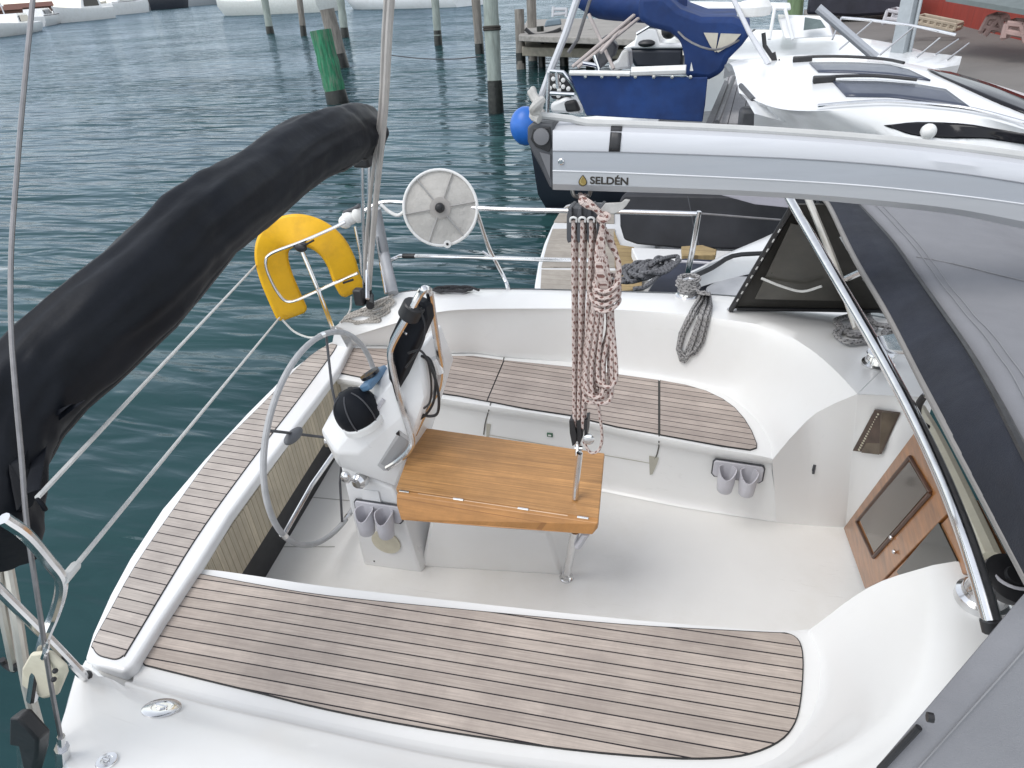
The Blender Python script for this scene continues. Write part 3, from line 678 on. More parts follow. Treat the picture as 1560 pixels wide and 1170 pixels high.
ex = (P(612, 775, y=1.895) - P(536, 764, y=1.895)).normalized(); ey = Vector((0, -1, .12)).normalized(); ey = (ey - ey.dot(ex) * ex).normalized(); ez = ex.cross(ey); ez = ez if ez.z < 0 else -ez
cups(ped, c0, ex, ey, ez, .88)
hw_ = [hit(u, v, SPB)[0] for u, v in ((1126, 712), (1092, 712), (1158, 722))]
yw = (hw_[0].y if hw_[0] is not None else 2.64) - .012
c0 = P(1126, 705, y=yw); ex = (P(1160, 715, y=yw) - P(1092, 705, y=yw)).normalized(); ey = (Vector((0, -1, .1)) - ex * ex.dot(Vector((0, -1, .1)))).normalized(); ez = ex.cross(ey); ez = ez if ez.z < 0 else -ez
cups(boat, c0, ex, ey, ez, .88)
# ================================================================== WHEEL
k = 1.128
wc = CAM + (Vector((-1.436, 1.858, .792)) - CAM) * k; wr = .432 * k
az, el = .010, -.023
wn = Vector((math.cos(az) * math.cos(el), math.sin(az) * math.cos(el), math.sin(el)))
wu = Vector((0, 0, 1)).cross(wn).normalized(); wv = wn.cross(wu)
def wpt(a, r=1.0, off=0): return wc + wr * r * (math.cos(a) * wu + math.sin(a) * wv) + wn * off
m = MB(); m.tube([wpt(2 * math.pi * i / 72) for i in range(72)], .0130, 10, closed=True)
wheel = m.build('steering_wheel', LEATHER, boat)
def wang(u, v):
    q = P(u, v, x=wc.x) - wc
    return math.atan2(q.dot(wv), q.dot(wu))
m = MB()
for q in ((432, 816), (530, 782), (571, 562), (487, 512)):
    a = wang(*q); m = MB(); m.tube([wpt(a - .03), wpt(a + .03)], .0145, 10); m.build('rim_joint', CHROME, wheel)
hub = wc + wn * .07
m = MB(); m.lathe([(.05, -.02), (.055, 0), (.05, .03), (.03, .045), (.001, .05)], hub + wn * -.05, wn, 20); m.build('wheel_hub', CHROME, wheel)
for q, r in (((432, 816), .010), ((523, 790), .006), ((571, 562), .008), ((494, 510), .006), ((404, 655), .006)):
    a = wang(*q); m = MB(); m.tube([wpt(a, .985), wpt(a, .5, .02), hub], r, 8); m.build('spoke', CHROME if r > .006 else DKGREY, wheel)
a = wang(404, 655)
m = MB(); m.ball(P(447, 664, x=wc.x + .02), .055, 10, (.5, 1.05, .42)); m.build('spoke_pad', mat('dark_pad', (.10, .105, .115), .6), wheel)
# ================================================================== TABLE
m = MB()
t1, t2, t3, t4 = [P(*q, z=.70) for q in ((637, 650), (921, 690), (603, 744), (912, 789))]
dt = (t4 - t3).normalized()
TV = teak_mat('varnished_teak', dt, .042, col=(.46, .24, .088), caulk=.02, var=.36, seam=(.24, .11, .04), rough=.4, grainscale=.6)
m.prism([t3, t4, t2, t1], (0, 0, -.024))
table = m.build('cockpit_table', TV, boat, smooth=0, bevel=.004)
m = MB()
l3, l4 = P(605, 752, z=.693), P(911, 796, z=.693)
l5, l6 = P(903, 813, z=.635), P(612, 791, z=.60)
out = Vector((0, -.006, 0))
m.prism([l3 + out, l4 + out, P(911, 803, z=.66) + out, l5 + out, P(760, 803, z=.617) + out, l6 + out, P(605, 768, z=.655) + out], (0, .024, .004))
TL = teak_mat('varnished_teak_leaf', dt, .06, col=(.45, .22, .075), caulk=.02, var=.25, seam=(.3, .14, .05), rough=.38, grainscale=.8)
leaf = m.build('table_leaf', TL, table, smooth=0, bevel=.004)
for s in (0.02, .30, .62, .90):
    p = t3.lerp(t4, s + .03) + Vector((0, -.008, -.002)); m = MB(); m.tube([p - dt * .02, p + dt * .02], .0045, 8); m.build('table_hinge', CHROME, leaf)
m = MB(); m.tube([t3.lerp(t4, .12) + Vector((0, -.006, -.008)), t3.lerp(t4, .86) + Vector((0, -.006, -.008))], .005, 6); m.build('pale_edge', mat('pale_wood_edge', (.55, .38, .25), .5), leaf)
m = MB(); lt, lb = P(876, 808, z=.63), P(863, 878, z=.012)
m.tube([lt, lb], .017, 12); leg = m.build('table_leg', CHROME, table)
m = MB(); m.lathe([(.032, 0), (.032, .008), (.024, .016), (.019, .035), (.001, .036)], (lb.x, lb.y, .001), UP, 20); m.build('leg_foot', CHROME, leg)
m = MB(); m.tube(pz([(893, 812, .62), (880, 832, .50)]), .014, 8); m.build('leg_brace', GREYP, leg)
# strap eye that the sheet is hooked to
m = MB(); pe = P(876, 760, z=.705)
m.tube([pe, P(878, 735, y=pe.y + .015), P(882, 700, y=pe.y + .02), P(883, 690, y=pe.y + .02)], .0115, 10, 3); m.build('sheet_strop', CHROME, table)
# ================================================================== RAILS, LIFELINES, STAYS
pr = MB()
T = lambda l, r, k=5, n=10: pr.tube(l, r, n, k)
yq = 3.45
# stern rail, port half
T(pyl([(524, 340, 3.42), (550, 325, 3.45), (580, 309, 3.5), (620, 309, 3.5), (728, 317, 3.5), (815, 320, 3.5), (960, 323, 3.5), (1065, 326, 3.5)]), .0135)
T(pyl([(590, 400, 3.45), (605, 392, 3.5), (625, 390, 3.5), (750, 393, 3.5), (815, 395, 3.5), (900, 397, 3.5)]), .012)
T(pyl([(726, 322, 3.5), (745, 378, 3.5), (769, 426, 3.5)]) + [P(774, 441, z=.79)], .013)
T(pyl([(735, 383, 3.5), (755, 396, 3.5)]), .008, 1)
rail = pr.build('stern_rail', CHROME, boat)
m = MB(); m.tube(pyl([(580, 311, 3.47), (592, 322, 3.47), (607, 328, 3.47), (620, 318, 3.47), (625, 309, 3.48)]), .011, 8, 5); m.build('white_hose', WHITEP, rail)
m = MB(); m.tube(pyl([(614, 390, 3.5), (632, 390, 3.5)]), .016, 10); m.build('tape_band', BLACK, rail)
# stout grey davit post
m = MB(); m.tube([P(572, 318, y=3.43), P(585, 385, y=3.44), P(599, 447, z=.79)], .032, 14); m.build('antenna_post', mat('grey_painted_post', (.33, .34, .36), .45), boat)
m = MB(); m.tube([P(573, 360, y=3.40), P(580, 400, y=3.40), P(588, 447, z=.8)], .010, 8); m.build('post_strut', CHROME, boat)
# stern rail, starboard half (near the viewer)
pr = MB()
T([P(5, 790, y=.60), P(40, 815, y=.62), P(75, 856, y=.65), P(92, 880, y=.66), P(92, 905, y=.66), P(82, 938, y=.65), P(68, 972, y=.62), P(57, 1015, y=.60), P(49, 1065, y=.58)], .0125)
T([P(-20, 880, y=.62), P(27, 927, y=.65), P(75, 975, y=.67), P(120, 1022, y=.69), P(129, 1032, z=.66)], .0115)
rail2 = pr.build('stern_rail', CHROME, boat)
m = MB(); m.lathe([(.022, 0), (.022, .006), (.014, .012)], P(129, 1033, z=.655), UP, 14); m.build('rail_foot', BLACK, rail2)
m = MB(); m.tube([P(36, 1120, y=.55), P(38, 1200, y=.55)], .016, 10); m.build('rail_stub', CHROME, rail2)
# stanchion on the port side with its base
m = MB(); m.tube([P(1065, 322, y=3.46), P(1056, 375, y=3.46), P(1047, 420, z=.84)], [.012, .015, .016], 10); stn = m.build('stanchion', CHROME, boat)
m = MB(); m.tube([P(461, 384, y=3.28), P(484, 440, y=3.25), P(507, 500, z=.77)], .0125, 10); m.build('stanchion', CHROME, boat)
m = MB(); m.tube([P(1065, 325, y=3.46), P(1200, 336, y=3.40), P(1330, 350, y=3.36)], .005, 6); m.build('lifeline', WIRE, boat)
m = MB(); m.tube([P(57, 758, y=.72), P(200, 618, y=1.2), P(330, 462, y=2.2), P(388, 406, y=3.2)], .0058, 6, 1)
ll = MB(); a, b = P(57, 758, y=.72), P(392, 402, y=3.25); ll.tube([a, b], .006, 6); ll.build('lifeline', LINEW, boat)
ll = MB(); a, b = P(97, 884, y=.66), P(426, 484, y=3.2); ll.tube([a, b], .006, 6); ll.tube([a, a.lerp(b, .02)], .011, 8); ll.build('lifeline', LINEW, boat)
ll = MB(); ll.tube(pyl([(430, 487, 3.2), (448, 505, 3.2), (470, 514, 3.2), (486, 513, 3.2)]), .007, 6, 4); ll.tube(pyl([(535, 452, 3.35), (534, 470, 3.35), (528, 482, 3.3), (518, 492, 3.3)]), .007, 6, 4); ll.build('lifeline_lashing', LINEW, boat)
# gas strut of the outboard bracket lamp holder
m = MB(); m.tube(pyl([(541, 345, 3.38), (548, 380, 3.36), (552, 420, 3.34)]), .008, 8); m.build('rail_strut', CHROME, boat)
# white lamp bracket
m = MB(); q = P(533, 331, y=3.40); m.ball(q, .055, 10, (.9, .7, .8)); m.ball(P(545, 327, y=3.40), .05, 10, (.7, .7, 1.0)); m.ball(P(526, 338, y=3.38), .04, 8)
lb = m.build('rail_clamp', WHITEP, boat)
m = MB(); m.tube(pyl([(524, 324, 3.39), (540, 318, 3.39), (548, 313, 3.39)]), .012, 8); m.build('clamp_strap', DKGREY, lb)
# backstay legs
m = MB()
m.tube([P(601, -60, y=2.74), P(593, 40, y=2.78), P(586, 170, y=2.85), P(574, 290, y=3.0), P(567, 370, y=3.1), P(562, 440, y=3.18)], .016, 8, 3)
e_ = [P(601, -60, y=2.74), P(593, 40, y=2.78)]; m.tube([e_[0], e_[0] + (e_[0] - e_[1]).normalized() * 5], .016, 8)
stay = m.build('backstay', mat('stay_cover', (.42, .40, .38), .5, var=.15), boat)
m = MB(); m.tube([P(592, -60, y=2.76), P(584, 60, y=2.82), P(579, 170, y=2.88), P(565, 290, y=3.02), P(557, 380, y=3.12), P(556, 430, y=3.18)], .010, 8, 3); m.build('stay_tackle', mat('stay_cover', (.42, .40, .38), .5), stay)
m = MB(); m.tube([P(562, 436, y=3.18), P(563, 452, y=3.2)], .016, 8); m.tube([P(563, 450, y=3.2), P(564, 466, z=.79)], .024, 8); m.build('turnbuckle', BLACK, stay)
m = MB(); m.box(P(548, 452, z=.83), (.06, .05, .10)); m.build('stay_block', BLACK, stay, bevel=.01)
m = MB()
sp_ = [(53, -30, 1.35), (37, 130, 1.2), (25, 270, 1.1), (17, 385, 1.0), (17, 500, .9), (24, 600, .82), (33, 700, .75), (41, 800, .68), (58, 915, .62), (77, 1040, .57), (93, 1125, .55)]
m.tube(pyl(sp_), .0052, 8, 4); e_ = pyl(sp_[:2]); m.tube([e_[0], e_[0] + (e_[0] - e_[1]).normalized() * 5], .0052, 8); stay2 = m.build('backstay', WIRE, boat)
q0 = P(93, 1122, y=.55); q1 = P(97, 1175, y=.55)
m = MB(); m.tube([q0, q0.lerp(q1, .35)], .009, 8); m.tube([q0.lerp(q1, .3), q0.lerp(q1, .8)], .017, 8); m.ball(q0.lerp(q1, .95), .018, 8); m.build('turnbuckle', CHROME, stay2)
# white outboard pad and black cap at the stern quarter
pp = [P(u, v, y=.60) for u, v in ((45, 1012), (58, 990), (80, 988), (106, 1012), (108, 1022), (94, 1055), (78, 1060), (56, 1046), (44, 1038))]
m = MB(); m.prism(pp, (-.012, -.014, .0)); pad = m.build('mounting_pad', CREAM, boat, smooth=40, bevel=.008)
for q in ((84, 1022), (82, 1035)):
    m = MB(); m.ball(P(*q, y=.56), .006, 6); m.build('bolt_hole', BLACK, pad)
m = MB(); m.tube(pyl([(66, 1002, .57), (70, 990, .57), (72, 978, .60)]), .006, 6, 3); m.build('pad_hook', CHROME, pad)
# ================================================================== FOLDED BIMINI IN ITS BLACK SLEEVE
bs = [(-24, 842, 1.88, .105), (-18, 745, 1.95, .108), (10, 645, 2.0, .112), (72, 565, 2.05, .118), (203, 446, 2.12, .124), (305, 343, 2.32, .122), (394, 279, 2.6, .117), (453, 235, 2.85, .117), (503, 211, 3.1, .118), (540, 199, 3.4, .119), (559, 198, 3.55, .110)]
cen = smooth_pts([P(u, v, d=d) for u, v, d, r in bs], 16); n0 = len(cen)
def lerp_r(i):
    f = i / (n0 - 1) * (len(bs) - 1); j = min(len(bs) - 2, int(f)); return bs[j][3] + (bs[j + 1][3] - bs[j][3]) * (f - j)
m = MB(); rows = []; NR = 64
for i, c in enumerate(cen):
    t = (cen[min(i + 1, n0 - 1)] - cen[max(i - 1, 0)]).normalized(); up = (UP - t * t.z).normalized(); w = t.cross(up); r = lerp_r(i)
    s = i / (n0 - 1) * 30
    ring = []
    for j in range(NR):
        a = 2 * math.pi * j / NR
        n1 = noise.noise(Vector((s * .42 + 1.1 * math.sin(a), 1.6 * math.cos(a), 1.6 * math.sin(a))))
        n2 = noise.noise(Vector((s * .95 + 1.9 * math.cos(a + .8), 2.2 * math.cos(a) + 5, 2.2 * math.sin(a))))
        n3 = noise.noise(Vector((s * .22, 3.0 * math.cos(a) + 9, 3.0 * math.sin(a))))
        q = .10 * n3 + .075 * (.35 - abs(n1)) * 1.2 + .03 * (.3 - abs(n2))
        q += -.05 * math.exp(-((s - 25.6 + .8 * math.cos(a)) ** 2) / .06) - .03 * math.exp(-((s - 14.2 - 1.2 * math.cos(a)) ** 2) / .10) - .03 * math.exp(-((s - 16.0 + 1.5 * math.sin(a)) ** 2) / .08)
        ring.append(c + (up * math.cos(a) * (1.0 if math.cos(a) > 0 else 1.08) + w * math.sin(a) * .95) * r * (1 + q))
    rows.append(ring)
endc = [cen[-1] + (cen[-1] - cen[-3]).normalized() * .03]
rows.append([p.lerp(endc[0], .35) + (cen[-1] - cen[-3]).normalized() * .02 for p in rows[-1]])
m.loft(rows, closed=True, caps=True)
bim = m.build('bimini_cover', CANVAS_K, boat, smooth=70)
m = MB()
m.tube([Vector(p) for p in [rows[i][NR // 2 - 3] + (rows[i][NR // 2 - 3] - cen[i]) * .03 for i in range(2, n0, 3)]], .008, 6); m.build('cover_zip', BLACK, bim)
m = MB(); e = P(556, 240, y=3.1)
m.box(P(557, 243, y=3.12), (.09, .12, .06)); m.build('bow_hinge', BLACK, bim, bevel=.012)
m = MB(); m.tube([P(562, 240, y=3.12), P(562, 330, y=3.15), P(560, 400, y=3.18), P(560, 455, z=.85)], .012, 8, 3); m.tube([P(552, 245, y=3.12), P(553, 330, y=3.15), P(555, 440, y=3.18)], .010, 8); m.build('bimini_bow', CHROME, bim)
m = MB(); m.tube([P(8, 846, y=.72), P(25, 940, y=.66), P(42, 1045, y=.60), P(64, 1128, y=.56)], .0135, 10, 4); m.tube([P(-8, 846, y=.70), P(2, 920, y=.66), P(14, 980, y=.63), P(22, 1018, y=.62)], .0105, 8, 4)
bow = m.build('bimini_bow', mat('aged_tube', (.55, .53, .48), .3, .6), bim)
m = MB(); m.prism(pyl([(36, 1078, .53), (48, 1078, .53), (78, 1112, .53), (76, 1135, .53), (66, 1170, .53), (56, 1165, .53), (48, 1122, .53), (34, 1120, .53)]), (-.01, -.03, 0)); m.build('bow_socket', BLACK, bim, bevel=.006)
m = MB(); m.tube(pyl([(3, 1005, .62), (8, 1012, .62), (22, 1020, .62), (26, 1012, .62)]), .008, 8, 3); m.build('hinge_hook', BLACK, bim)
# loose strap hanging from the sleeve
m = MB(); m.prism(pyl([(124, 612, .98), (112, 618, .98), (82, 648, .93), (72, 680, .88), (62, 745, .74), (52, 770, .73), (40, 778, .73), (36, 700, .80), (60, 640, .93)]), (-.02, -.02, 0)); m.tube(pyl([(56, 758, .72), (64, 768, .72), (70, 778, .72)]), .006, 6); m.build('cover_strap', CANVAS_K, bim, bevel=.004)
# ================================================================== SPRAYHOOD
hem = [P(1248, 292, y=2.86), P(1262, 312, y=2.70), P(1300, 390, y=2.20), P(1350, 475, y=1.86), P(1400, 572, y=1.52), P(1440, 648, y=1.26), P(1500, 760, y=1.06), P(1548, 850, y=.94), P(1580, 910, y=.86)]
hem[0].z -= .02
hemS = resample(smooth_pts(hem, 6), 40)
bandR = [P(1290, 292, y=2.80), P(1305, 312, y=2.72), P(1356, 368, y=2.3), P(1398, 428, y=2.0), P(1447, 498, y=1.68), P(1483, 553, y=1.45), P(1522, 622, y=1.2), P(1562, 700, y=1.0), P(1610, 790, y=.86)]
bandS = resample(smooth_pts(bandR, 6), 40)
def lift_to(pts, dz): return [p + UP * dz for p in pts]
m = MB(); m.loft([[p + Vector((.02, 0, -.02)) for p in hemS], hemS, [a.lerp(b, .5) + UP * .012 for a, b in zip(hemS, bandS)], bandS])
hood = m.build('sprayhood', CANVAS_G, boat, label='grey sprayhood with a navy hem') if False else None
fwd = []
for p in bandS: fwd.append(Vector((p.x + .75, 2.0 + (p.y - 2.0) * 1.04, p.z - .10)))
mid = [a.lerp(b, .45) + UP * .05 for a, b in zip(bandS, fwd)]
m = MB(); hr = []
for r_ in range(15):
    t = r_ / 14; row = []
    for i, (a, b, c) in enumerate(zip(bandS, mid, fwd)):
        p = a.lerp(b, t * 2) + UP * .03 * math.sin(math.pi * min(1, t * 2)) * .5 if t < .5 else b.lerp(c, t * 2 - 1)
        row.append(p + UP * (.022 * noise.noise(Vector((p.x * 3.5, p.y * 2.2, 1))) + .010 * noise.noise(Vector((p.x * 11 + p.y * 3, p.y * 7, 4)))) * min(1, t * 6))
    hr.append(row)
m.loft(hr + [[p + Vector((.35, 0, -.35)) for p in hr[-1]]])
hood = m.build('sprayhood', CANVAS_G, boat, smooth=60, solid=.004)
m = MB(); m.loft([[p + Vector((.015, 0, -.03)) for p in hemS], hemS, [a.lerp(b, .5) + UP * .012 for a, b in zip(hemS, bandS)], [b + UP * .006 for b in bandS]])
m.build('hem_band', CANVAS_N, hood, smooth=60, solid=.004)
m = MB(); m.tube([p + UP * .006 for p in bandS], .007, 6); m.build('zip', BLACK, hood)
m = MB(); m.tube(hemS, .008, 6); m.build('hem_piping', mat('warm_grey_piping', (.22, .21, .2), .7), hood)
for f_ in (.10, .16):
    st_ = [hr[0][i].lerp(hr[4][i], f_) * 1.0 for i in range(len(hr[0]))]
    st_ = [p + UP * .004 for p in [hr[1][i] if f_ < .12 else hr[1][i].lerp(hr[2][i], .35) for i in range(len(hr[0]))]]
    m = MB(); m.tube(st_, .0011, 5); m.build('fabric_seam', mat('seam_thread', (.24, .24, .25), .8), hood)
a0 = [P(1372, 389, y=2.22), P(1440, 402, y=2.24), P(1500, 415, y=2.26), P(1600, 440, y=2.3)]
mb_ = MB(); mb_.loft(hr); HV = mb_.bvh()
seam = [hit(u, v, HV, .002)[0] for u, v in ((1396, 392), (1420, 396), (1450, 402), (1480, 409), (1510, 417), (1540, 424), (1565, 430))]
seam = [p for p in seam if p]
if len(seam) > 2: m = MB(); m.tube(seam, .0018, 5); m.build('fabric_seam', mat('seam_thread', (.24, .24, .25), .8), hood)
# starboard side cloth of the hood
sA, sB, sC = P(1250, 1272, y=.72), P(1335, 1172, y=.80), P(1562, 906, y=.88)
sD, sE = P(1700, 760, y=.80), Vector((1.25, .72, .82))
m = MB()
edge = [sA, sA.lerp(sB, .6), sB, sB.lerp(sC, .33) , sB.lerp(sC, .66), sC, sD]
edge = resample(smooth_pts(edge, 5), 30)
far = [Vector((e.x + 1.0, e.y - .10, e.z * .9 + .05)) for e in edge]
rws = []
for t in (0, .05, .1, .2, .3, .4, .5, .6, .7, .8, .9, 1):
    rws.append([a.lerp(b, t) + Vector((0, -.022 * math.sin(t * 9 + i * .08) * t, .012 * math.sin(t * 9) * t)) for i, (a, b) in enumerate(zip(edge, far))])
m.loft(rws); side = m.build('side_cloth', CANVAS_G, hood, smooth=60, solid=.004)
m = MB(); m.tube([p + Vector((-.002, -.003, .003)) for p in rws[1]], .0014, 5); m.build('cloth_seam', mat('seam_thread', (.24, .24, .25), .8), side)
m = MB(); m.tube([P(1412, 1092, y=.79), P(1422, 1094, y=.79)], .008, 8); m.tube([P(1340, 1172, y=.795), P(1400, 1108, y=.81)], .006, 8); m.build('cloth_toggle', BLACK, side)
# port side cloth, seen from inside, with its window
b0, b1, b2, b3 = P(1113, 470, z=.84), P(1207, 312, y=2.86), P(1262, 312, y=2.74), P(1345, 474, z=.84)
m = MB(); m.prism([b0, b1, b2, P(1300, 395, y=2.9), b3], (.01, .02, 0)); pc = m.build('side_cloth', mat('dark_olive_cloth', (.03, .028, .024), .8, var=.3, vs=4), hood)
m = MB(); m.prism([P(1150, 455, y=3.08), P(1205, 340, y=2.85), P(1225, 345, y=2.84), P(1290, 440, y=3.02), P(1285, 458, y=3.07)], (0, -.004, 0)); m.build('side_window', mat('grubby_clear_vinyl', (.045, .042, .033), .3, var=.5, vs=5), pc)
m = MB(); m.tube([b0 + Vector((0, -.02, 0)), b1 + Vector((0, -.02, 0))], .013, 8); m.tube([b0 + Vector((.03, -.02, .01)), b3 + Vector((0, -.02, .01))], .010, 8); m.build('cloth_edge', BLACK, pc)
m = MB()
for i in range(9):
    t = .12 + .085 * i; p = b0.lerp(b1, t) + Vector((.002, -.034, 0)); d_ = (b1 - b0).normalized(); m.tube([p, p + d_ * .022], .0035, 5)
m.build('edge_print', LINEW, pc)
m = MB(); m.ball(P(1111, 472, z=.84), .012, 8); m.tube([P(1113, 471, z=.84), P(1125, 462, z=.86)], .006, 6); m.build('cloth_hook', CHROME, pc)
m = MB(); m.tube(pyl([(1160, 424, 3.0), (1190, 436, 3.0), (1222, 444, 3.0), (1252, 436, 2.98)]), .006, 6, 4); m.build('inner_cord', LINEW, pc)
for q in (((1283, 360), (1303, 392)), ((1318, 424), (1340, 452))):
    m = MB(); a, b = P(*q[0], y=2.48), P(*q[1], y=2.40); m.prism([a, P(q[0][0] - 4, q[0][1] + 2, y=2.48), P(q[1][0] - 8, q[1][1] - 3, y=2.4), b], (0, .004, 0)); m.build('hem_window', mat('pale_window', (.55, .57, .58), .3), hood)
m = MB(); m.tube([P(1230, 300, y=2.78), P(1263, 380, y=2.55), P(1285, 440, y=2.42), P(1305, 500, y=2.3)], .013, 10, 3); m.build('hood_bow', mat('aged_tube', (.55, .53, .48), .3, .6), hood)
m = MB(); m.tube(pyl([(1290, 424, 2.40), (1305, 417, 2.36), (1318, 411, 2.32)]), .012, 8); m.build('bow_clamp', CHROME, hood)
# chrome handrail behind the hood
m = MB()
m.tube([P(1200, 296, y=2.86), P(1208, 312, y=2.80), P(1250, 384, y=2.42), P(1300, 468, y=2.08), P(1345, 546, y=1.80), P(1390, 630, y=1.55), P(1430, 714, y=1.35), P(1465, 800, y=1.17), P(1492, 880, y=1.06), P(1512, 950, y=.98)], [.0165] * 2, 14, 6)
bar = m.build('handrail', CHROME, hood)
m = MB(); m.tube([P(1510, 944, y=.98), P(1514, 962, y=.97)], .0185, 12); m.build('rail_cap', BLACK, bar)
# pivot bracket
m = MB(); m.prism([P(1322, 514, y=1.93), P(1382, 505, y=1.80), P(1396, 527, y=1.72), P(1392, 533, y=1.72), P(1335, 531, y=1.86)], (0, 0, -.015)); brk = m.build('pivot_bracket', CHROME, hood, bevel=.002)
for q in ((1327, 517, 1.9), (1381, 519, 1.76)):
    m = MB(); m.ball(P(*q[:2], y=q[2]) + UP * .004, .009, 8); m.build('bracket_bolt', CHROME, brk)
m = MB(); m.tube(pyl([(1424, 598, 1.62), (1408, 604, 1.64), (1398, 622, 1.66), (1401, 642, 1.66), (1413, 652, 1.66)]), .009, 8, 4); m.build('hood_strap', BLACK, hood)
m = MB(); m.tube(pyl([(1412, 601, 1.60), (1424, 596, 1.58)]), .011, 8); m.build('strap_clip', CHROME, hood)
# ================================================================== WINCHES
def winch(u, v, z, r, h, drum, label=None, topm=None):
    p, n = hit(u, v)
    if p is None: p = P(u, v, z=z)
    m = MB(); m.lathe([(r * 1.25, -.01), (r * 1.25, .012), (r * 1.05, .02), (r, .03)], p, UP, 28); w = m.build('winch', CHROME, boat, label)
    m = MB(); m.lathe([(r * .98, .028), (r * .78, .06), (r * .78, h * .75), (r * .95, h * .82), (r * .95, h * .86)], p, UP, 28); m.build('winch_drum', drum, w)
    m = MB(); m.lathe([(r * 1.0, h * .86), (r * 1.05, h * .90), (r * 1.0, h), (r * .4, h * 1.03), (r * .35, h * .99), (.001, h * .99)], p, UP, 28); m.build('winch_top', topm or CHROME, w)
    return p, w
p_w, w1 = winch(1047, 452, .82, .052, .10, mat('winch_grey', (.25, .25, .26), .4, .3))
winch(1337, 556, .89, .05, .06, CHROME)
p, w = winch(1497, 912, .9, .05, .08, CHROME)
m = MB(); q = P(1536, 884, y=1.14); m.lathe([(.046, -.012), (.05, 0), (.05, .014), (.04, .02), (.02, .022), (.018, .03), (.001, .03)], q, (.15, -.35, .9), 28); m.build('self_tailer', BLACK, w)
m = MB(); m.lathe([(.04, -.07), (.034, -.045), (.038, -.012), (.03, -.012)], q, (.15, -.35, .9), 24); m.build('tailer_drum', CHROME, w)
m = MB()
m.tube([q + Vector((.15, -.35, .9)).normalized() * .021 + Vector((.034 * math.cos(a), .031 * math.sin(a), .0)) for a in [math.pi + i * math.pi / 12 for i in range(13)]], .0035, 6)
m.build('tailer_ring', GREYP, w)
# ================================================================== BOOM
boom = thing('boom', 'thick silver grey boom ending over the wooden cockpit table with a lettered gold drop emblem', 'boom', P(880, 690, y=1.82))
YB = 1.82
stn_ = [  # x of the section, then heights in the photo of: rope groove, upper seam, lower seam, bottom edge
    (842, 190, 230, 260, 289), (938, 192, 231.5, 263, 292), (1100, 199, 237, 270, 297), (1215, 206, 242, 276, 303), (1330, 215, 250, 284, 313), (1454, 228, 263, 297, 327), (1560, 242, 279, 311, 349), (1680, 259, 298, 329, 374), (1900, 298, 340, 372, 425)]
secs = []
for x_, a, b, c, d_ in stn_:
    secs.append([P(x_, a, y=YB + .045), P(x_, a + (b - a) * .22, y=YB + .012), P(x_, a + (b - a) * .6, y=YB + .001), P(x_, b, y=YB), P(x_, c, y=YB), P(x_, c + (d_ - c) * .7, y=YB + .002), P(x_, d_, y=YB + .018)])
tr_ = list(zip(*secs))
tr_ = [smooth_pts(list(q), 5) for q in tr_]
secs = [list(q) for q in zip(*tr_)]
def band(i0, i1, name, mtl, off=0.0, parent=boom):
    m = MB(); m.loft([[s[j] + Vector((0, -off, 0)) for j in range(i0, i1 + 1)] for s in secs]); return m.build(name, mtl, parent, smooth=60)
m = MB()
full = []
for s in secs:
    back = [s[6] + Vector((0, .06, -.004)), s[4] + Vector((0, .135, 0)), s[3] + Vector((0, .137, 0)), s[1] + Vector((0, .11, 0)), s[0] + Vector((0, .055, .004))]
    full.append(s + back)
m.loft(full, closed=True, caps=True)
nf = len(full[0])
for fi in range(len(m.f) - 2):
    jj = fi % nf
    m.mi[fi] = 1 if jj == 3 else 2 if jj in (4, 5) else 0
spar = m.build('spar', [ALU, ALUD, ALUC], boom, smooth=30)
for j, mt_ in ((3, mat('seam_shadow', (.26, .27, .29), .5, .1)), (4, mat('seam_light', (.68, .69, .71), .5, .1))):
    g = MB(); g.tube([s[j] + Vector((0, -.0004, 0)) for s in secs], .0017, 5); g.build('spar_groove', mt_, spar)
BV = MB(); BV.loft(full, closed=True, caps=True); BBV = BV.bvh()
# black strap over the upper face
m = MB(); rows = []
for u in (931, 936, 942, 948):
    col = []
    for k in range(7):
        v = 192.5 + (230.5 - 192.5) * k / 6; p, n = hit(u - k * .6, v, BBV, .003); col.append(p or P(u, v, y=YB - .003))
    rows.append(col)
m.loft(rows); m.build('strap', BLACK, boom, smooth=60, solid=.002)
p, n = hit(855, 246, BBV)
m = MB(); m.lathe([(.0085, 0), (.0085, .003), (.006, .005), (.001, .005)], p, n, 14); m.build('rivet', CHROME, boom)
# sail track rope along the top
m = MB(); m.tube([P(823, 176, y=YB + .03), P(870, 181, y=YB + .05)] + [s[0] + Vector((0, .002, .006)) for s in secs[3::3]], .0095, 8, 2); m.build('top_track', mat('track_grey', (.50, .50, .49), .55, var=.12), boom)
# end casting with its sheave
m = MB(); g = [(803, 194), (812, 186), (843, 189), (843, 290), (836, 284), (824, 258), (812, 236), (803, 216)]
m.prism([P(u, v, y=YB + .012) for u, v in g], (0, .11, 0)); end = m.build('end_casting', DKGREY, boom, smooth=30, bevel=.006)
m = MB(); m.prism([P(u, v, y=YB + .008) for u, v in ((812, 196), (838, 194), (840, 224), (836, 232), (816, 224), (808, 212))], (0, .006, 0)); m.build('casting_recess', BLACK, end, bevel=.002)
m = MB(); m.lathe([(.018, 0), (.022, .006), (.022, .012), (.008, .014), (.001, .014)], P(826, 207, y=YB + .012), (0, -1, 0), 18); m.build('sheave', mat('sheave_grey', (.16, .16, .17), .4), end)
m = MB(); m.prism([P(u, v, y=YB + .008) for u, v in ((822, 232), (838, 236), (838, 272))], (0, .006, 0)); m.build('casting_window', mat('sheave_grey', (.16, .16, .17), .4), end)
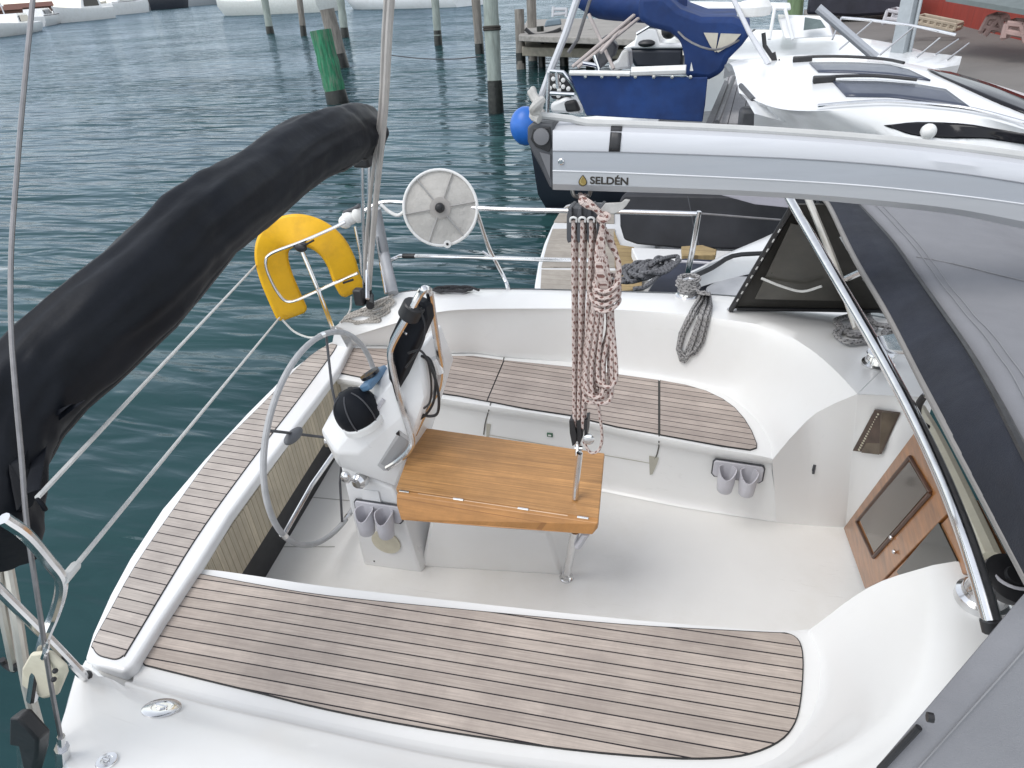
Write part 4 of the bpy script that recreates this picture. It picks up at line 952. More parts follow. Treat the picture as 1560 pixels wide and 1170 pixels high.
# knotted rope ends on the tip
m = MB()
m.tube(pyl([(809, 138, 1.86), (815, 150, 1.85), (822, 158, 1.84), (818, 168, 1.84), (812, 176, 1.84), (822, 182, 1.83)]), .012, 8, 5); m.tube(pyl([(826, 152, 1.85), (816, 160, 1.82), (812, 168, 1.83), (820, 174, 1.84)]), .011, 8, 5)
tag(m.build('rope_knot', mat('grey_fibre', (.45, .44, .42), .9, var=.15, vs=40), None), 'pale rope knot tied at the tip of the silver boom', 'rope')
# lettering and drop emblem on the lower face
def text_on(txt, p0, p1, height, m_, parent, name, off=.0016, bold=.0):
    cu = bpy.data.curves.new(name, 'FONT'); cu.body = txt; cu.size = 1.0; cu.extrude = 0.0; cu.offset = bold; cu.align_x = 'LEFT'
    to = bpy.data.objects.new(name, cu); COL.objects.link(to)
    bpy.context.view_layer.update()
    me = bpy.data.meshes.new_from_object(to.evaluated_get(bpy.context.evaluated_depsgraph_get()))
    bpy.data.objects.remove(to); bpy.data.curves.remove(cu)
    xs = [v.co.x for v in me.vertices]; ys = [v.co.y for v in me.vertices if v.co.y < .75]
    x0, x1 = min(xs), max(xs)
    X_ = (p1 - p0); L = X_.length; X_.normalize(); nrm = Vector((0, -1, 0)); Z_ = X_.cross(nrm) * -1
    if Z_.z < 0: Z_ = -Z_
    nn = X_.cross(Z_)
    if nn.y > 0: nn = -nn
    base = BASE[parent.name]
    capH = .73
    for v in me.vertices: v.co = p0 + X_ * ((v.co.x - x0) / (x1 - x0) * L) + Z_ * (v.co.y / capH * height) + nn * off - base
    me.materials.clear(); me.materials.append(m_)
    o = bpy.data.objects.new(name, me); COL.objects.link(o); o.parent = parent; BASE[o.name] = base; return o
INK = mat('black_ink', (.03, .025, .02), .5, var=.1)
h0, h1 = hit(899, 279.5, BBV)[0], hit(957, 281.5, BBV)[0]
hh = (hit(899, 269, BBV)[0] - h0).length
text_on('SELDÉN', h0, h1, hh * 1.05, INK, boom, 'lettering', bold=.032)
def drop(c, s, nrm, X_, Z_, k=28):
    pts = []
    for i in range(k):
        a = 2 * math.pi * i / k; r = 1.0
        x = math.sin(a) * (.78 if math.cos(a) < 0 else .78 * (1 - math.cos(a) ** 1.5 * .62)); z = -.25 - .75 * -math.cos(a) if math.cos(a) < 0 else -.25 + 1.25 * math.cos(a)
        pts.append(c + X_ * x * s + Z_ * z * s)
    return pts
cE = hit(888, 275, BBV)[0]; Xb = (h1 - h0).normalized(); Zb = Vector((0, 0, 1)) - Xb * Xb.z; Zb.normalize()
for s, mt, o_ in ((.0155, INK, .0012), (.0128, mat('gold_ink', (.30, .22, .07), .4, .3), .002)):
    m = MB(); m.prism([p + Vector((0, -o_, 0)) for p in drop(cE, s, None, Xb, Zb)], (0, -.0008, 0)); m.build('drop_emblem', mt, boom, smooth=0)
m = MB(); m.tube([cE + Vector((0, -.0032, 0)) + Xb * x * .0155 + Zb * z * .0155 for x, z in ((-.05, .75), (-.38, -.1), (-.2, -.5), (.15, -.62))], .0007, 5, 4); m.build('emblem_line', mat('pale_gold_ink', (.5, .42, .2), .4), boom)
# bail under the boom
m = MB(); m.tube(pyl([(871, 288, YB + .03), (875, 298, YB + .03), (886, 301, YB + .04), (897, 298, YB + .05), (900, 288, YB + .05)]), .006, 8, 4); m.build('bail', mat('dark_steel', (.25, .24, .23), .3, .9), boom)
# ================================================================== MAINSHEET
YS = 1.86
sheet = thing('mainsheet_tackle', 'red flecked mainsheet rope and pulleys hanging from the boom down to the wooden table', 'mainsheet', P(880, 690, y=YS))
ub = sheet
m = MB()
for k in range(4):
    x0 = 864 + k * 15.3
    m.prism([P(u, v, y=YS - .035 + .004 * k) for u, v in ((x0 + 2, 317), (x0 + 7, 317), (x0 + 7, 368), (x0 + 1, 371), (x0 - 1, 364), (x0 - 1, 330))], (0, .07, 0))
m.prism([P(u, v, y=YS - .02) for u, v in ((865, 316), (913, 317), (913, 333), (865, 333))], (0, .05, 0))
blk = m.build('upper_block', DKGREY, sheet, smooth=30, bevel=.003)
m = MB()
for k in range(3):
    c = 873.5 + k * 13.5
    m.tube(pyl([(c - 4.5, 338, YS - .036), (c - 4.5, 333, YS - .042), (c, 331, YS - .044), (c + 4.5, 333, YS - .042), (c + 4.5, 338, YS - .036)]), .0032, 6, 3)
m.build('block_clip', WHITEP, blk)
m = MB(); m.tube([P(887, 318, y=YS), P(887, 300, y=YB + .04)], .006, 8); m.build('block_shackle', CHROME, blk)
def part_rope(pts, r=.0055, m_=ROPE, k=4, name='rope_fall'):
    b = MB(); b.tube(pts, r, 8, k); return b.build(name, m_, sheet)
for (u0, u1, yo) in ((873.5, 875, -.03), (878, 878, .0), (887, 881, -.03), (891, 884, .0), (900.5, 887, -.03), (905, 890, .0)):
    part_rope([P(u0, 336, y=YS + yo), P(u0 + .0, 372, y=YS + yo), P(u0 * .55 + u1 * .45, 500, y=YS + yo * .8), P(u1, 652, y=YS + yo * .5)], 0.0066)
# knot and tail over the upper block
part_rope(pyl([(884, 297, YB + .05), (889, 303, YS - .04), (899, 309, YS - .045), (912, 322, YS - .045), (920, 331, YS - .045)]), .008, k=5, name='rope_lashing')
part_rope(pyl([(891, 299, YB + .05), (885, 306, YS - .05), (893, 313, YS - .055), (908, 319, YS - .05), (922, 334, YS - .045)]), .008, k=5, name='rope_lashing')
part_rope(pyl([(912, 330, YS - .05), (920, 336, YS - .06), (927, 330, YS - .05), (920, 326, YS - .04), (913, 333, YS - .045), (918, 342, YS - .05), (919, 360, YS - .045)]), .008, k=5, name='rope_lashing')
b = MB(); b.prism(pyl([(914, 320, YS - .04), (922, 310, YS - .04), (946, 309, YS - .03), (952, 304, YS - .03), (960, 305, YS - .03), (954, 314, YS - .03), (948, 320, YS - .03), (936, 326, YS - .035), (922, 327, YS - .04)]), (0, .008, 0)); b.build('frayed_tail', mat('grey_fibre', (.45, .44, .42), .9, var=.15, vs=40), sheet, bevel=.002)
# hank of surplus rope
random.seed(11)
for i in range(9):
    t = i / 8
    xl, xr = 896 + 24 * t + random.uniform(-2, 2), 912 + 27 * t + random.uniform(-2, 3)
    yo = -.015 - .05 * (i % 3) / 2; bt = 585 + random.uniform(-12, 14)
    part_rope(pyl([(916 + 2 * t, 352, YS + yo), (911 + 8 * t, 390, YS + yo), (905 + 14 * t, 440, YS + yo), (896 + 20 * t, 500, YS + yo), (xl - 8, 560, YS + yo), (xl - 5, bt + 8, YS + yo - .01), (xl * .5 + xr * .5, bt + 16, YS + yo - .02), (xr, bt + 4, YS + yo - .01), (xr, 550, YS + yo), (926 + 8 * t, 500, YS + yo + .01), (922 + 8 * t, 440, YS + yo + .01), (918 + 4 * t, 390, YS + yo)]), 0.0066, k=5, name='rope_hank')
for i in range(6):
    t = i / 5
    part_rope(pyl([(917 + t * 2, 345, YS - .04), (909 + 5 * t, 385, YS - .06), (912 + 8 * t, 420, YS - .07), (924 + 10 * t, 452, YS - .06), (938 + 6 * t * .6, 430 + 6 * t, YS - .05), (941 + 2 * t, 400, YS - .04), (934 - 5 * t, 372, YS - .03), (921, 348, YS - .03)]), 0.0066, k=5, name='rope_hank')
for i in range(4):
    v = 424 + i * 10
    part_rope(pyl([(905, v + 8, YS - .045), (910, v + 18, YS - .085), (925, v + 20, YS - .09), (940, v + 10, YS - .075), (943, v, YS - .03), (930, v - 6, YS + .01), (912, v, YS + .0), (905, v + 8, YS - .045)]), 0.0066, k=4, name='rope_turn')
part_rope(pyl([(900, 446, YS - .06), (902, 458, YS - .075), (914, 466, YS - .08), (928, 462, YS - .08), (940, 448, YS - .07), (944, 440, YS - .05)]), 0.0066, k=5, name='rope_turn')
part_rope(pyl([(900, 570, YS - .02), (906, 590, YS - .03), (912, 620, YS - .03), (916, 650, YS - .03), (917, 672, YS - .03), (912, 686, YS - .035), (902, 690, YS - .035), (895, 684, YS - .03), (889, 672, YS - .02)]), .005, k=5, name='rope_tail')
# lower block
m = MB()
for k in range(3):
    u = 869 + k * 11
    m.prism([P(u + a, v, y=YS - .03 + .006 * k) for a, v in ((-2, 641), (4, 640), (9 - k * 3, 662), (8 - k * 4, 676), (3 - k * 2, 680), (-1, 660))], (0, .05, 0))
m.ball(P(880, 662, y=YS), .024, 10, (.8, .9, 1.1)); m.ball(P(897, 668, y=YS - .01), .017, 8)
lbk = m.build('lower_block', BLACK, sheet, smooth=40, bevel=.002)
m = MB(); m.lathe([(.018, 0), (.02, .008), (.012, .012), (.001, .012)], P(897, 668, y=YS - .028), (.2, -1, .1), 16); m.build('cleat_cam', CHROME, lbk)
m = MB(); m.tube([P(881, 676, y=YS), P(881, 694, y=YS - .02)], .012, 8); m.tube([P(876, 682, y=YS - .01), P(888, 682, y=YS - .01)], .007, 8); m.build('lower_shackle', CHROME, lbk)
# ================================================================== HORSESHOE LIFEBUOY AND ITS RACK
def ylb(u, v): return 3.30 + .0010 * (u - 450)
arc = [(445, 476), (432, 450), (421, 420), (413, 392), (415, 366), (432, 348), (456, 342), (480, 349), (500, 362), (515, 384), (521, 408), (523, 428), (534, 441)]
arc = [(444, 475), (432, 448), (420, 418), (414, 390), (419, 368), (437, 354), (460, 351), (485, 359), (505, 375), (519, 398), (527, 422), (535, 439)]
cen = smooth_pts([P(u, v, y=ylb(u, v) + .02) for u, v in arc], 6)
m = MB(); rows = []
w_px = [24, 25, 27, 27, 27, 26, 26, 26, 25, 25, 26, 24]
nB = P(455, 410, y=3.3) - CAM; nB.normalize()
for i, c in enumerate(cen):
    t = (cen[min(i + 1, len(cen) - 1)] - cen[max(0, i - 1)]).normalized(); s_ = t.cross(nB).normalized(); dpt = nB
    hw = .102 - .020 * i / len(cen); hd = .066
    rows.append([c + s_ * hw * a + dpt * hd * b for a, b in ((-.86, -1), (.86, -1), (1, -.8), (1, .8), (.86, 1), (-.86, 1), (-1, .8), (-1, -.8))])
def endring(r, r2):
    c = sum(r, Vector()) / 8; d_ = (c - sum(r2, Vector()) / 8).normalized()
    return [[c + (p - c) * k + d_ * e for p in r] for k, e in ((.93, .022), (.72, .036))]
a_ = endring(rows[0], rows[2]); b_ = endring(rows[-1], rows[-3]); rows_all = a_[::-1] + rows + b_
m.loft(rows_all, closed=True, caps=True)
buoy = thing('lifebuoy', 'yellow horseshoe lifebuoy held in a chrome rack on the stern rail', 'lifebuoy', P(445, 476, y=3.28))
bb = m.build('foam_horseshoe', YELLOW, buoy, smooth=45, bevel=.010, seg=3)
m = MB(); m.loft([[r[3].lerp(r[2], .5 + d_) + (r[3] - r[6]).normalized() * .003 for d_ in (-.05, .05)] for r in rows]); m.loft([[r[6].lerp(r[7], .5 + d_) - (r[3] - r[6]).normalized() * .003 for d_ in (-.05, .05)] for r in rows]); m.build('cover_seam', mat('orange_seam', (.45, .2, .02), .6), bb)
def yr(u, v): return ylb(u, v) - .10
m = MB(); m.tube([P(u, v, y=yr(u, v)) for u, v in ((526, 338), (500, 351), (460, 368), (425, 381), (411, 388), (405, 396), (407, 412), (417, 435), (427, 451), (435, 458), (446, 459), (470, 449), (510, 431), (545, 416))], .0095, 8, 5)
rack = m.build('buoy_rack', CHROME, rail)
m = MB(); m.ball(P(458, 377, y=3.2), .035, 8, (1.2, .6, .8)); m.tube(pyl([(448, 374, 3.2), (466, 372, 3.2)]), .012, 6); m.tube(pyl([(463, 374, 3.19), (478, 366, 3.2)]), .006, 6); m.build('rack_clamp', BLACK, rack)
m = MB(); m.tube(pyl([(523, 431, 3.27), (538, 426, 3.27)]), .007, 6); m.build('buoy_strap', BLACK, buoy)
# ================================================================== LINE REEL
reel = thing('line_reel', 'round pale grey line reel with six spokes clamped on the stern rail', 'reel', P(688, 368, y=3.45))
rc = P(671, 317, y=3.44)
ru = (P(726, 322, y=3.44) - P(617, 309, y=3.44)) * .5
rn = (CAM - rc).normalized()
rn = (rn + Vector((-.12, 0, .05))).normalized()
ru = (ru - rn * ru.dot(rn)); R0 = .208
ru.normalize(); rv = rn.cross(ru)
def rp(a, r, h=0): return rc + (ru * math.cos(a) + rv * math.sin(a)) * r + rn * h
m = MB(); nA = 48
prof = [(.02, .0), (.06, .004), (.065, .001), (.10, .003), (.105, 0.0), (.15, .003), (.155, 0), (R0 * .97, .002), (R0 * .97, -.02), (.02, -.02)]
m.loft([[rp(2 * math.pi * j / nA, r, h) for j in range(nA)] for r, h in prof], closed=True, caps=True)
m.build('reel_disc', mat('pale_webbing', (.47, .455, .43), .75, var=.10, vs=18, bump=.4, bs=60), reel, smooth=40)
m = MB(); m.tube([rp(2 * math.pi * j / nA, R0, .006) for j in range(nA)], .0085, 8, closed=True); m.tube([rp(2 * math.pi * j / nA, R0, -.035) for j in range(nA)], .0075, 8, closed=True); m.build('reel_rim', WHITEP, reel)
for k in range(6):
    a = R_(17 + 60 * k); m = MB(); m.tube([rp(a, .02, .012), rp(a, R0, .008)], .0045, 6); m.build('reel_spoke', mat('dull_steel', (.40, .39, .38), .4, .5), reel)
m = MB(); m.loft([[rp(2 * math.pi * j / 24, r, h) for j in range(24)] for r, h in ((.06, .004), (.06, .014), (.05, .016), (.03, .016))], closed=True, caps=True); m.build('reel_hub', mat('grey_hub', (.35, .33, .31), .5), reel)
m = MB(); m.ball(rc + rn * .03, .028, 10); m.tube([rc + rn * .03, rc + rn * .05 + ru * .02], .011, 8); m.build('hub_knob', BLACK, reel)
m = MB(); pz_ = rp(R_(-72), R0 * .98, .015); m.lathe([(.022, 0), (.022, .012), (.001, .013)], pz_, rn, 16); m.build('wind_handle', WHITEP, reel)
m = MB(); m.ball(pz_ + rn * .014, .008, 6); m.build('handle_screw', BLACK, reel)
# ================================================================== LOOSE ROPES
def rope_thing(label, paths, r, m_, name='rope_coil', group=None):
    b = MB()
    for p in paths: b.tube(p, r, 7, 4)
    return tag(b.build(name, m_, None), label, 'rope', group)
def on_deck(lst, lift):
    out = []
    for u, v in lst:
        p, n = hit(u, v); out.append((p if p is not None else P(u, v, z=.8)) + UP * lift)
    return out
random.seed(5)
def scribble(cu, cv, ru_, rv_, tilt, n, lift, turns=3.0):
    pts = []
    for i in range(n):
        a = turns * 2 * math.pi * i / n + random.uniform(-.2, .2); k = 1 - .35 * random.random()
        x, y = math.cos(a) * ru_ * k, math.sin(a) * rv_ * k
        pts.append((cu + x * math.cos(tilt) - y * math.sin(tilt), cv + x * math.sin(tilt) + y * math.cos(tilt)))
    return on_deck(pts, lift)
rope_thing('loose beige rope lying in loops on the white deck behind the steering wheel', [scribble(562, 480, 44, 11, R_(-18), 18, .010, 2), scribble(580, 470, 26, 8, R_(-20), 16, .020, 2), scribble(555, 488, 34, 8, R_(0), 14, .012, 2),
    on_deck([(600, 452), (590, 462), (572, 474), (550, 484), (528, 490), (520, 496)], .02)], .0072, ROPEB)
m = MB()
rope_thing('dark tangle of thin rope lying on the white deck edge below the line reel', [scribble(692, 444.5, 33, 4.5, 0, 24, .018, 5), on_deck([(655, 445), (672, 449), (690, 444), (712, 441), (730, 447)], .02)], .0075, BCORD)
# rope wound on the port winch with its hanging hank
c, r0 = p_w, .052
turns = [c + Vector((1.0 * r0 * math.cos(a) * (.98 + .06 * math.sin(a * 1.7)), r0 * math.sin(a), .035 + .082 * a / (14 * math.pi))) for a in [i * math.pi / 7 for i in range(99)]]
turns2 = [p + Vector((.012 * math.cos(i), .012 * math.sin(i * 1.3), .012)) for i, p in enumerate(turns[8:80])]
hk = [turns, turns2]
def on_face(lst, lift):
    out = []; q = []
    for a, b in zip(lst, lst[1:]): q += [(a[0] + (b[0] - a[0]) * k / 4, a[1] + (b[1] - a[1]) * k / 4) for k in range(4)]
    for u, v in q + [lst[-1]]:
        p, n = hit(u, v); out.append(p + (n * .7 + UP * .3) * lift if p is not None else P(u, v, y=3.2))
    return out
for i in range(7):
    t = i / 6
    hk.append(on_face([(1062, 446), (1073 + 8 * t, 445 + 4 * t), (1070 + 14 * t, 470), (1060 + 18 * t, 498), (1051 + 21 * t, 522), (1043 + 18 * t, 540 + 5 * math.sin(i)), (1036 + 10 * t, 545 - 3 * (i % 2)), (1032 + 5 * t, 532), (1036 + 8 * t, 508), (1047 + 10 * t, 485), (1060 + 12 * t, 464), (1068 + 6 * t, 448), (1061, 442)], .014 + .008 * (i % 3)))
hk.append(on_face([(1040, 520), (1036, 540), (1037, 549), (1044, 552), (1050, 544), (1054, 525)], .018))
rope_thing('grey rope wound round the winch with a hank hanging down the white coaming', hk, .0062, ROPEG)
rope_thing('grey rope coils heaped on the deck beside the chrome handrail under the sprayhood', [scribble(1305, 500, 38, 18, R_(10), 30, .015, 5), scribble(1340, 492, 30, 14, R_(20), 26, .03, 5), scribble(1300, 515, 34, 16, R_(0), 14, .02, 2), scribble(1365, 520, 26, 12, R_(15), 16, .02, 3), scribble(1350, 478, 22, 8, R_(0), 16, .03, 3)], .0085, ROPEG)
# ================================================================== WHITE MOTORBOAT ALONGSIDE
mbt = thing('motorboat', 'white motorboat with two dark roof panels and a teak swim platform, moored alongside', 'motorboat', (1.2, 6.5, WATER))
Fc = smooth_pts(pz([(1104, 99, 1.40), (1130, 91, 1.42), (1188, 85, 1.44), (1277, 84, 1.46), (1365, 94, 1.44), (1420, 107, 1.40), (1500, 131, 1.34), (1620, 170, 1.2)]), 5)
Rc = smooth_pts(pz([(1126, 142, 1.40), (1180, 164, 1.40), (1245, 169, 1.42), (1351, 163, 1.42), (1420, 167, 1.40), (1483, 176, 1.38), (1560, 197, 1.34), (1680, 235, 1.2)]), 5)
Lc = smooth_pts(pz([(1149, 173, 1.36), (1190, 184, 1.28), (1240, 197, 1.27), (1351, 215, 1.22), (1420, 230, 1.18), (1483, 245, 1.12), (1560, 265, 1.08), (1680, 300, .9)]), 5)
Fc, Rc, Lc = [resample(q, 40) for q in (Fc, Rc, Lc)]
m = MB(); rows = [[p + Vector((.0, .05, -.14)) for p in Fc], Fc]
for t in (.12, .3, .5, .7, .88): rows.append([f.lerp(r, t) + UP * .10 * math.sin(math.pi * t) for f, r in zip(Fc, Rc)])
rows += [Rc, [r.lerp(l, .08) + UP * .01 for r, l in zip(Rc, Lc)], [r.lerp(l, .5) + UP * .02 for r, l in zip(Rc, Lc)], Lc, [Vector((l.x + .1, l.y + 1.3, .45)) for l in Lc]]
m.loft(rows)
m.loft([[r[0] for r in rows[1:8]], [r[0] + Vector((.05, .02, -.07)) for r in rows[1:8]]])
roof = m.build('wheelhouse', SHIPWHITE, mbt, smooth=50); RB = m.bvh()
def roofpatch(name, quad, m_, lift=.012, th=.02, parent=roof, bvh=RB):
    def ins(a, b, k): return [((a[0] + (b[0] - a[0]) * i / k), (a[1] + (b[1] - a[1]) * i / k)) for i in range(k)]
    b = MB(); pts = []
    for u, v in quad:
        p, n = hit(u, v, bvh)
        if p is None: p = P(u, v, z=1.45)
        pts.append(p)
    return pts
def strip_patch(name, topl, botl, m_, lift=.012, parent=roof, bvh=RB, k=14):
    def along(l, t):
        x = t * (len(l) - 1); i = min(len(l) - 2, int(x)); f = x - i; return (l[i][0] + (l[i + 1][0] - l[i][0]) * f, l[i][1] + (l[i + 1][1] - l[i][1]) * f)
    rows = []
    for j in range(6):
        row = []
        for i in range(k):
            a, b = along(topl, i / (k - 1)), along(botl, i / (k - 1)); q = (a[0] + (b[0] - a[0]) * j / 5, a[1] + (b[1] - a[1]) * j / 5)
            p, n = hit(*q, bvh)
            if p is None: p = P(*q, z=1.3); n = UP
            row.append(p + n * lift)
        rows.append(row)
    b = MB(); b.loft(rows); return b.build(name, m_, parent, smooth=60, solid=lift * 1.6)
strip_patch('roof_window', [(1233, 97), (1300, 97), (1352, 100), (1384, 108)], [(1247, 111), (1300, 112), (1360, 116), (1417, 124)], PANEL)
strip_patch('roof_window', [(1268, 125), (1340, 126), (1400, 131), (1440, 138)], [(1289, 148), (1360, 149), (1420, 157), (1478, 166)], PANEL)
strip_patch('windscreen', [(1412, 107), (1450, 112), (1510, 130), (1600, 165)], [(1425, 114), (1470, 135), (1520, 158), (1600, 190)], GLASS)
strip_patch('side_window', [(1347, 190.5), (1400, 187), (1470, 188), (1560, 203), (1640, 222)], [(1352, 193), (1390, 207), (1440, 211), (1500, 211), (1560, 219), (1640, 236)][:5], GLASS, lift=.01)
for l in ([(1216, 95), (1232, 92), (1290, 92), (1345, 96), (1375, 102)], [(1250, 126), (1268, 123), (1330, 122), (1395, 128)], [(1245, 168), (1300, 163), (1351, 161), (1420, 166), (1483, 174), (1560, 195)]):
    pts = [(hit(u, v, RB, .03)[0] or P(u, v, z=1.45)) for u, v in l]; m = MB(); m.tube(pts, .012, 8, 3); m.build('roof_rail', CHROME if l[0][0] == 1245 else BLACK, roof)
for q in ((1222, 94), (1255, 125)):
    p, n = hit(*q, RB, .02); m = MB(); m.box(p or P(*q, z=1.45), (.16, .07, .05)); m.build('rail_stop', BLACK, roof, bevel=.01)
p, n = hit(1412, 203, RB, .02); p = p or P(1412, 203, z=1.1)
m = MB(); m.ball(p, .05, 10); m.build('horn', WHITEP, roof)
p, n = hit(1136, 135, RB, .01)
if p: m = MB(); m.tube([(hit(1129, 132, RB, .01)[0] or p), (hit(1147, 154, RB, .01)[0] or p)], .02, 8); m.build('aft_lamp', DKGREY, roof)
# mast bars and radar dome standing on the roof
def rz(u, v, lift=0): return hit(u, v, RB, lift)[0] or P(u, v, z=1.45)
m = MB(); a = rz(1171, 98); m.tube([a, P(1142, 50, d=(a - CAM).length * 1.03), P(1112, -12, d=(a - CAM).length * 1.06)], .022, 8); m.build('antenna_mast', ALU, mbt)
m = MB(); a = rz(1180, 92); m.tube([a, P(1165, 70, d=(a - CAM).length), P(1163, 50, d=(a - CAM).length)], .02, 8); m.tube([a + Vector((.05, 0, 0)), P(1182, 97, d=(a - CAM).length), P(1178, 80, d=(a - CAM).length)], .02, 8); m.build('mast_bracket', BLACK, mbt)
m = MB(); c = P(1149, 14, d=(a - CAM).length * 1.02); m.lathe([(.10, -.06), (.15, -.05), (.16, .02), (.12, .07), (.001, .09)], c, UP, 20); m.build('radar_dome', WHITEP, mbt)
# hull, gunwale, cockpit
m = MB()
sheer_n = [Vector((-.95, 5.9, -.36)), Vector((-.5, 5.6, -.35)), Vector((0.1, 5.40, -.30)), Vector((.6, 5.25, -.2)), Vector((1.0, 5.2, .4)), Vector((1.6, 5.1, .68)), Vector((3, 5.2, .75)), Vector((5, 5.6, .85)), Vector((7.0, 6.9, .95))]
sheer_n = resample(smooth_pts(sheer_n, 4), 24)
sheer_f = [Vector((p.x + (0 if i < 20 else 0), 7.0 + (7.0 - p.y) * 1.0, p.z)) for i, p in enumerate(sheer_n)]
m.loft([[Vector((p.x, p.y + .45, WATER - .1)) for p in sheer_n], [Vector((p.x, p.y + .1, WATER + .3)) for p in sheer_n], sheer_n, [p + Vector((0, .25, .015)) for p in sheer_n], [p + Vector((0, -.25, .015)) for p in sheer_f], sheer_f, [Vector((p.x, p.y - .1, WATER + .3)) for p in sheer_f], [Vector((p.x, p.y - .45, WATER - .1)) for p in sheer_f]])
m.build('hull', SHIPWHITE, mbt, smooth=50)
# swim platform
outl = [(812, 460), (815, 430), (820, 400), (829, 370), (840, 345), (853, 321), (862, 312), (872, 309), (900, 308), (960, 309), (1000, 330), (1000, 440), (960, 470)]
m = MB(); m.prism([P(u, v, z=-.27) for u, v in outl], (0, 0, -.14)); plat = m.build('swim_platform', SHIPWHITE, mbt, bevel=.02)
d1 = P(880, 380, z=-.26) - P(840, 378, z=-.26); d1.z = 0; d1.normalize()
TD = teak_mat('pale_deck_teak', d1, .11, col=(.37, .335, .29), caulk=.06, seam=(.25, .22, .19))
TD2 = teak_mat('yellow_deck_teak', d1, .11, col=(.38, .28, .14), caulk=.07, seam=(.2, .14, .07))
for poly, mt in (([(820, 450), (824, 410), (822, 408)], None), ([(825, 408), (833, 376), (842, 350), (937, 350), (937, 408)], TD), ([(844, 339), (856, 320), (866, 315), (935, 313), (936, 341)], TD), ([(823, 450), (825, 412), (950, 414), (950, 460)], TD)):
    if mt: m = MB(); m.prism([P(u, v, z=-.266) for u, v in poly], (0, 0, .012)); m.build('platform_planks', mt, plat, smooth=0)
m = MB(); m.prism([P(u, v, z=-.24) for u, v in ((935, 352), (945, 375), (966, 378), (966, 412), (937, 409))], (0, 0, .012)); m.build('platform_planks', TD2, plat, smooth=0)
m = MB(); m.prism([P(u, v, z=-.24) for u, v in ((940, 414), (978, 416), (978, 440), (940, 446))], (0, 0, .012)); m.build('platform_planks', TD2, plat, smooth=0)
# dark covered aft seat
m = MB(); f = [P(950, 366, y=6.45), P(944, 345, y=6.45), P(943, 305, y=6.5), P(950, 296, y=6.55), P(1230, 300, y=6.3), P(1240, 340, y=6.3), P(1140, 381, y=6.3), P(1040, 380, y=6.4), P(970, 373, y=6.45)]
m.prism(f, (.12, 1.1, -.02)); cov = m.build('seat_cover', mat('charcoal_cover', (.022, .023, .028), .7, var=.3, vs=3, bump=.4, bs=5), mbt, smooth=40, bevel=.03, seg=3)
m = MB(); m.tube(pyl([(1048, 299, 6.32), (1056, 340, 6.3), (1066, 378, 6.3)]), .006, 5); m.build('cover_seam', DKGREY, cov)
m = MB(); m.prism([P(1092, 296, y=6.0), P(1210, 300, y=5.9), P(1210, 318, y=5.9), P(1150, 312, y=5.95)], (0, .2, .05)); m.build('folded_cloth', mat('lilac_grey_cloth', (.35, .34, .38), .8), mbt, smooth=0, bevel=.01)
# side deck: tan step, white sill, dark strake and grey cushion
m = MB(); m.prism([P(u, v, z=.02) for u, v in ((962, 377), (1140, 383), (1060, 420), (978, 412))], (0, 0, -.1)); m.build('aft_deck', GELW, mbt, smooth=0, bevel=.01)
m = MB(); m.prism([P(u, v, z=.20) for u, v in ((1038, 375), (1070, 373), (1092, 380), (1090, 388), (1039, 389))], (0, 0, -.05)); m.build('teak_step', TD2, mbt, smooth=0, bevel=.006)
def sl(lst, z): return [P(u, v, z=z) for u, v in lst]
tb = smooth_pts(sl([(1048, 418), (1070, 408), (1100, 392), (1130, 379), (1165, 364), (1205, 346), (1260, 330)], .42), 4)
bb_ = smooth_pts(sl([(1046, 424), (1075, 414), (1105, 406), (1135, 399), (1165, 394), (1205, 395), (1260, 398)], .36), 4)
m = MB(); m.loft([[p + Vector((0, .3, -.1)) for p in tb], tb, [a.lerp(b, .5) + UP * .03 for a, b in zip(tb, bb_)], bb_, [p + Vector((.02, -.01, -.1)) for p in bb_]]); m.build('side_coaming', SHIPWHITE, mbt, smooth=60)
m = MB(); m.tube([P(u, v, z=.46) for u, v in ((1050, 424), (1085, 408), (1116, 390), (1160, 386), (1210, 384))], .018, 8, 3); m.build('coaming_rail', BLACK, mbt)
m = MB(); m.prism(sl([(985, 446), (1002, 420), (1030, 396), (1045, 393), (1170, 401), (1170, 470), (985, 470)], .22), (0, 0, -.2)); m.build('dark_topside', mat('navy_strake', (.028, .032, .05), .5, var=.15), mbt, smooth=0, bevel=.01)
m = MB(); m.tube([P(u, v, z=.30) for u, v in ((1030, 398), (1100, 402), (1180, 408))], .012, 6, 2); m.build('rubbing_rail', GREYP, mbt)
m = MB(); m.prism(sl([(1076, 436), (1103, 419), (1145, 420), (1150, 470), (1080, 470)], .26), (0, 0, -.05)); m.build('grey_cushion', mat('grey_cushion', (.42, .43, .45), .7), mbt, smooth=0, bevel=.02)
m = MB(); m.prism([P(u, v, z=.75) for u, v in ((1082, 186), (1112, 108), (1150, 172), (1172, 190))], (0, 0, -.08)); d2 = P(1118, 120, z=.75) - P(1100, 180, z=.75); d2.z = 0; d2.normalize()
m.build('cockpit_planks', teak_mat('grey_plank', d2, .16, col=(.33, .325, .33), caulk=.07), mbt, smooth=0)
m = MB(); m.prism([P(u, v, z=.80) for u, v in ((1076, 186), (1104, 122), (1110, 124), (1086, 188))], (0, 0, -.08)); m.tube([P(1092, 187, z=.85), P(1118, 118, z=.85)], .03, 8); m.build('cockpit_frame', DKGREY, mbt, smooth=0)
m = MB(); m.box(P(1155, 182, z=.9), (.4, .2, .25)); m.build('helm_chair', DKGREY, mbt, bevel=.05)
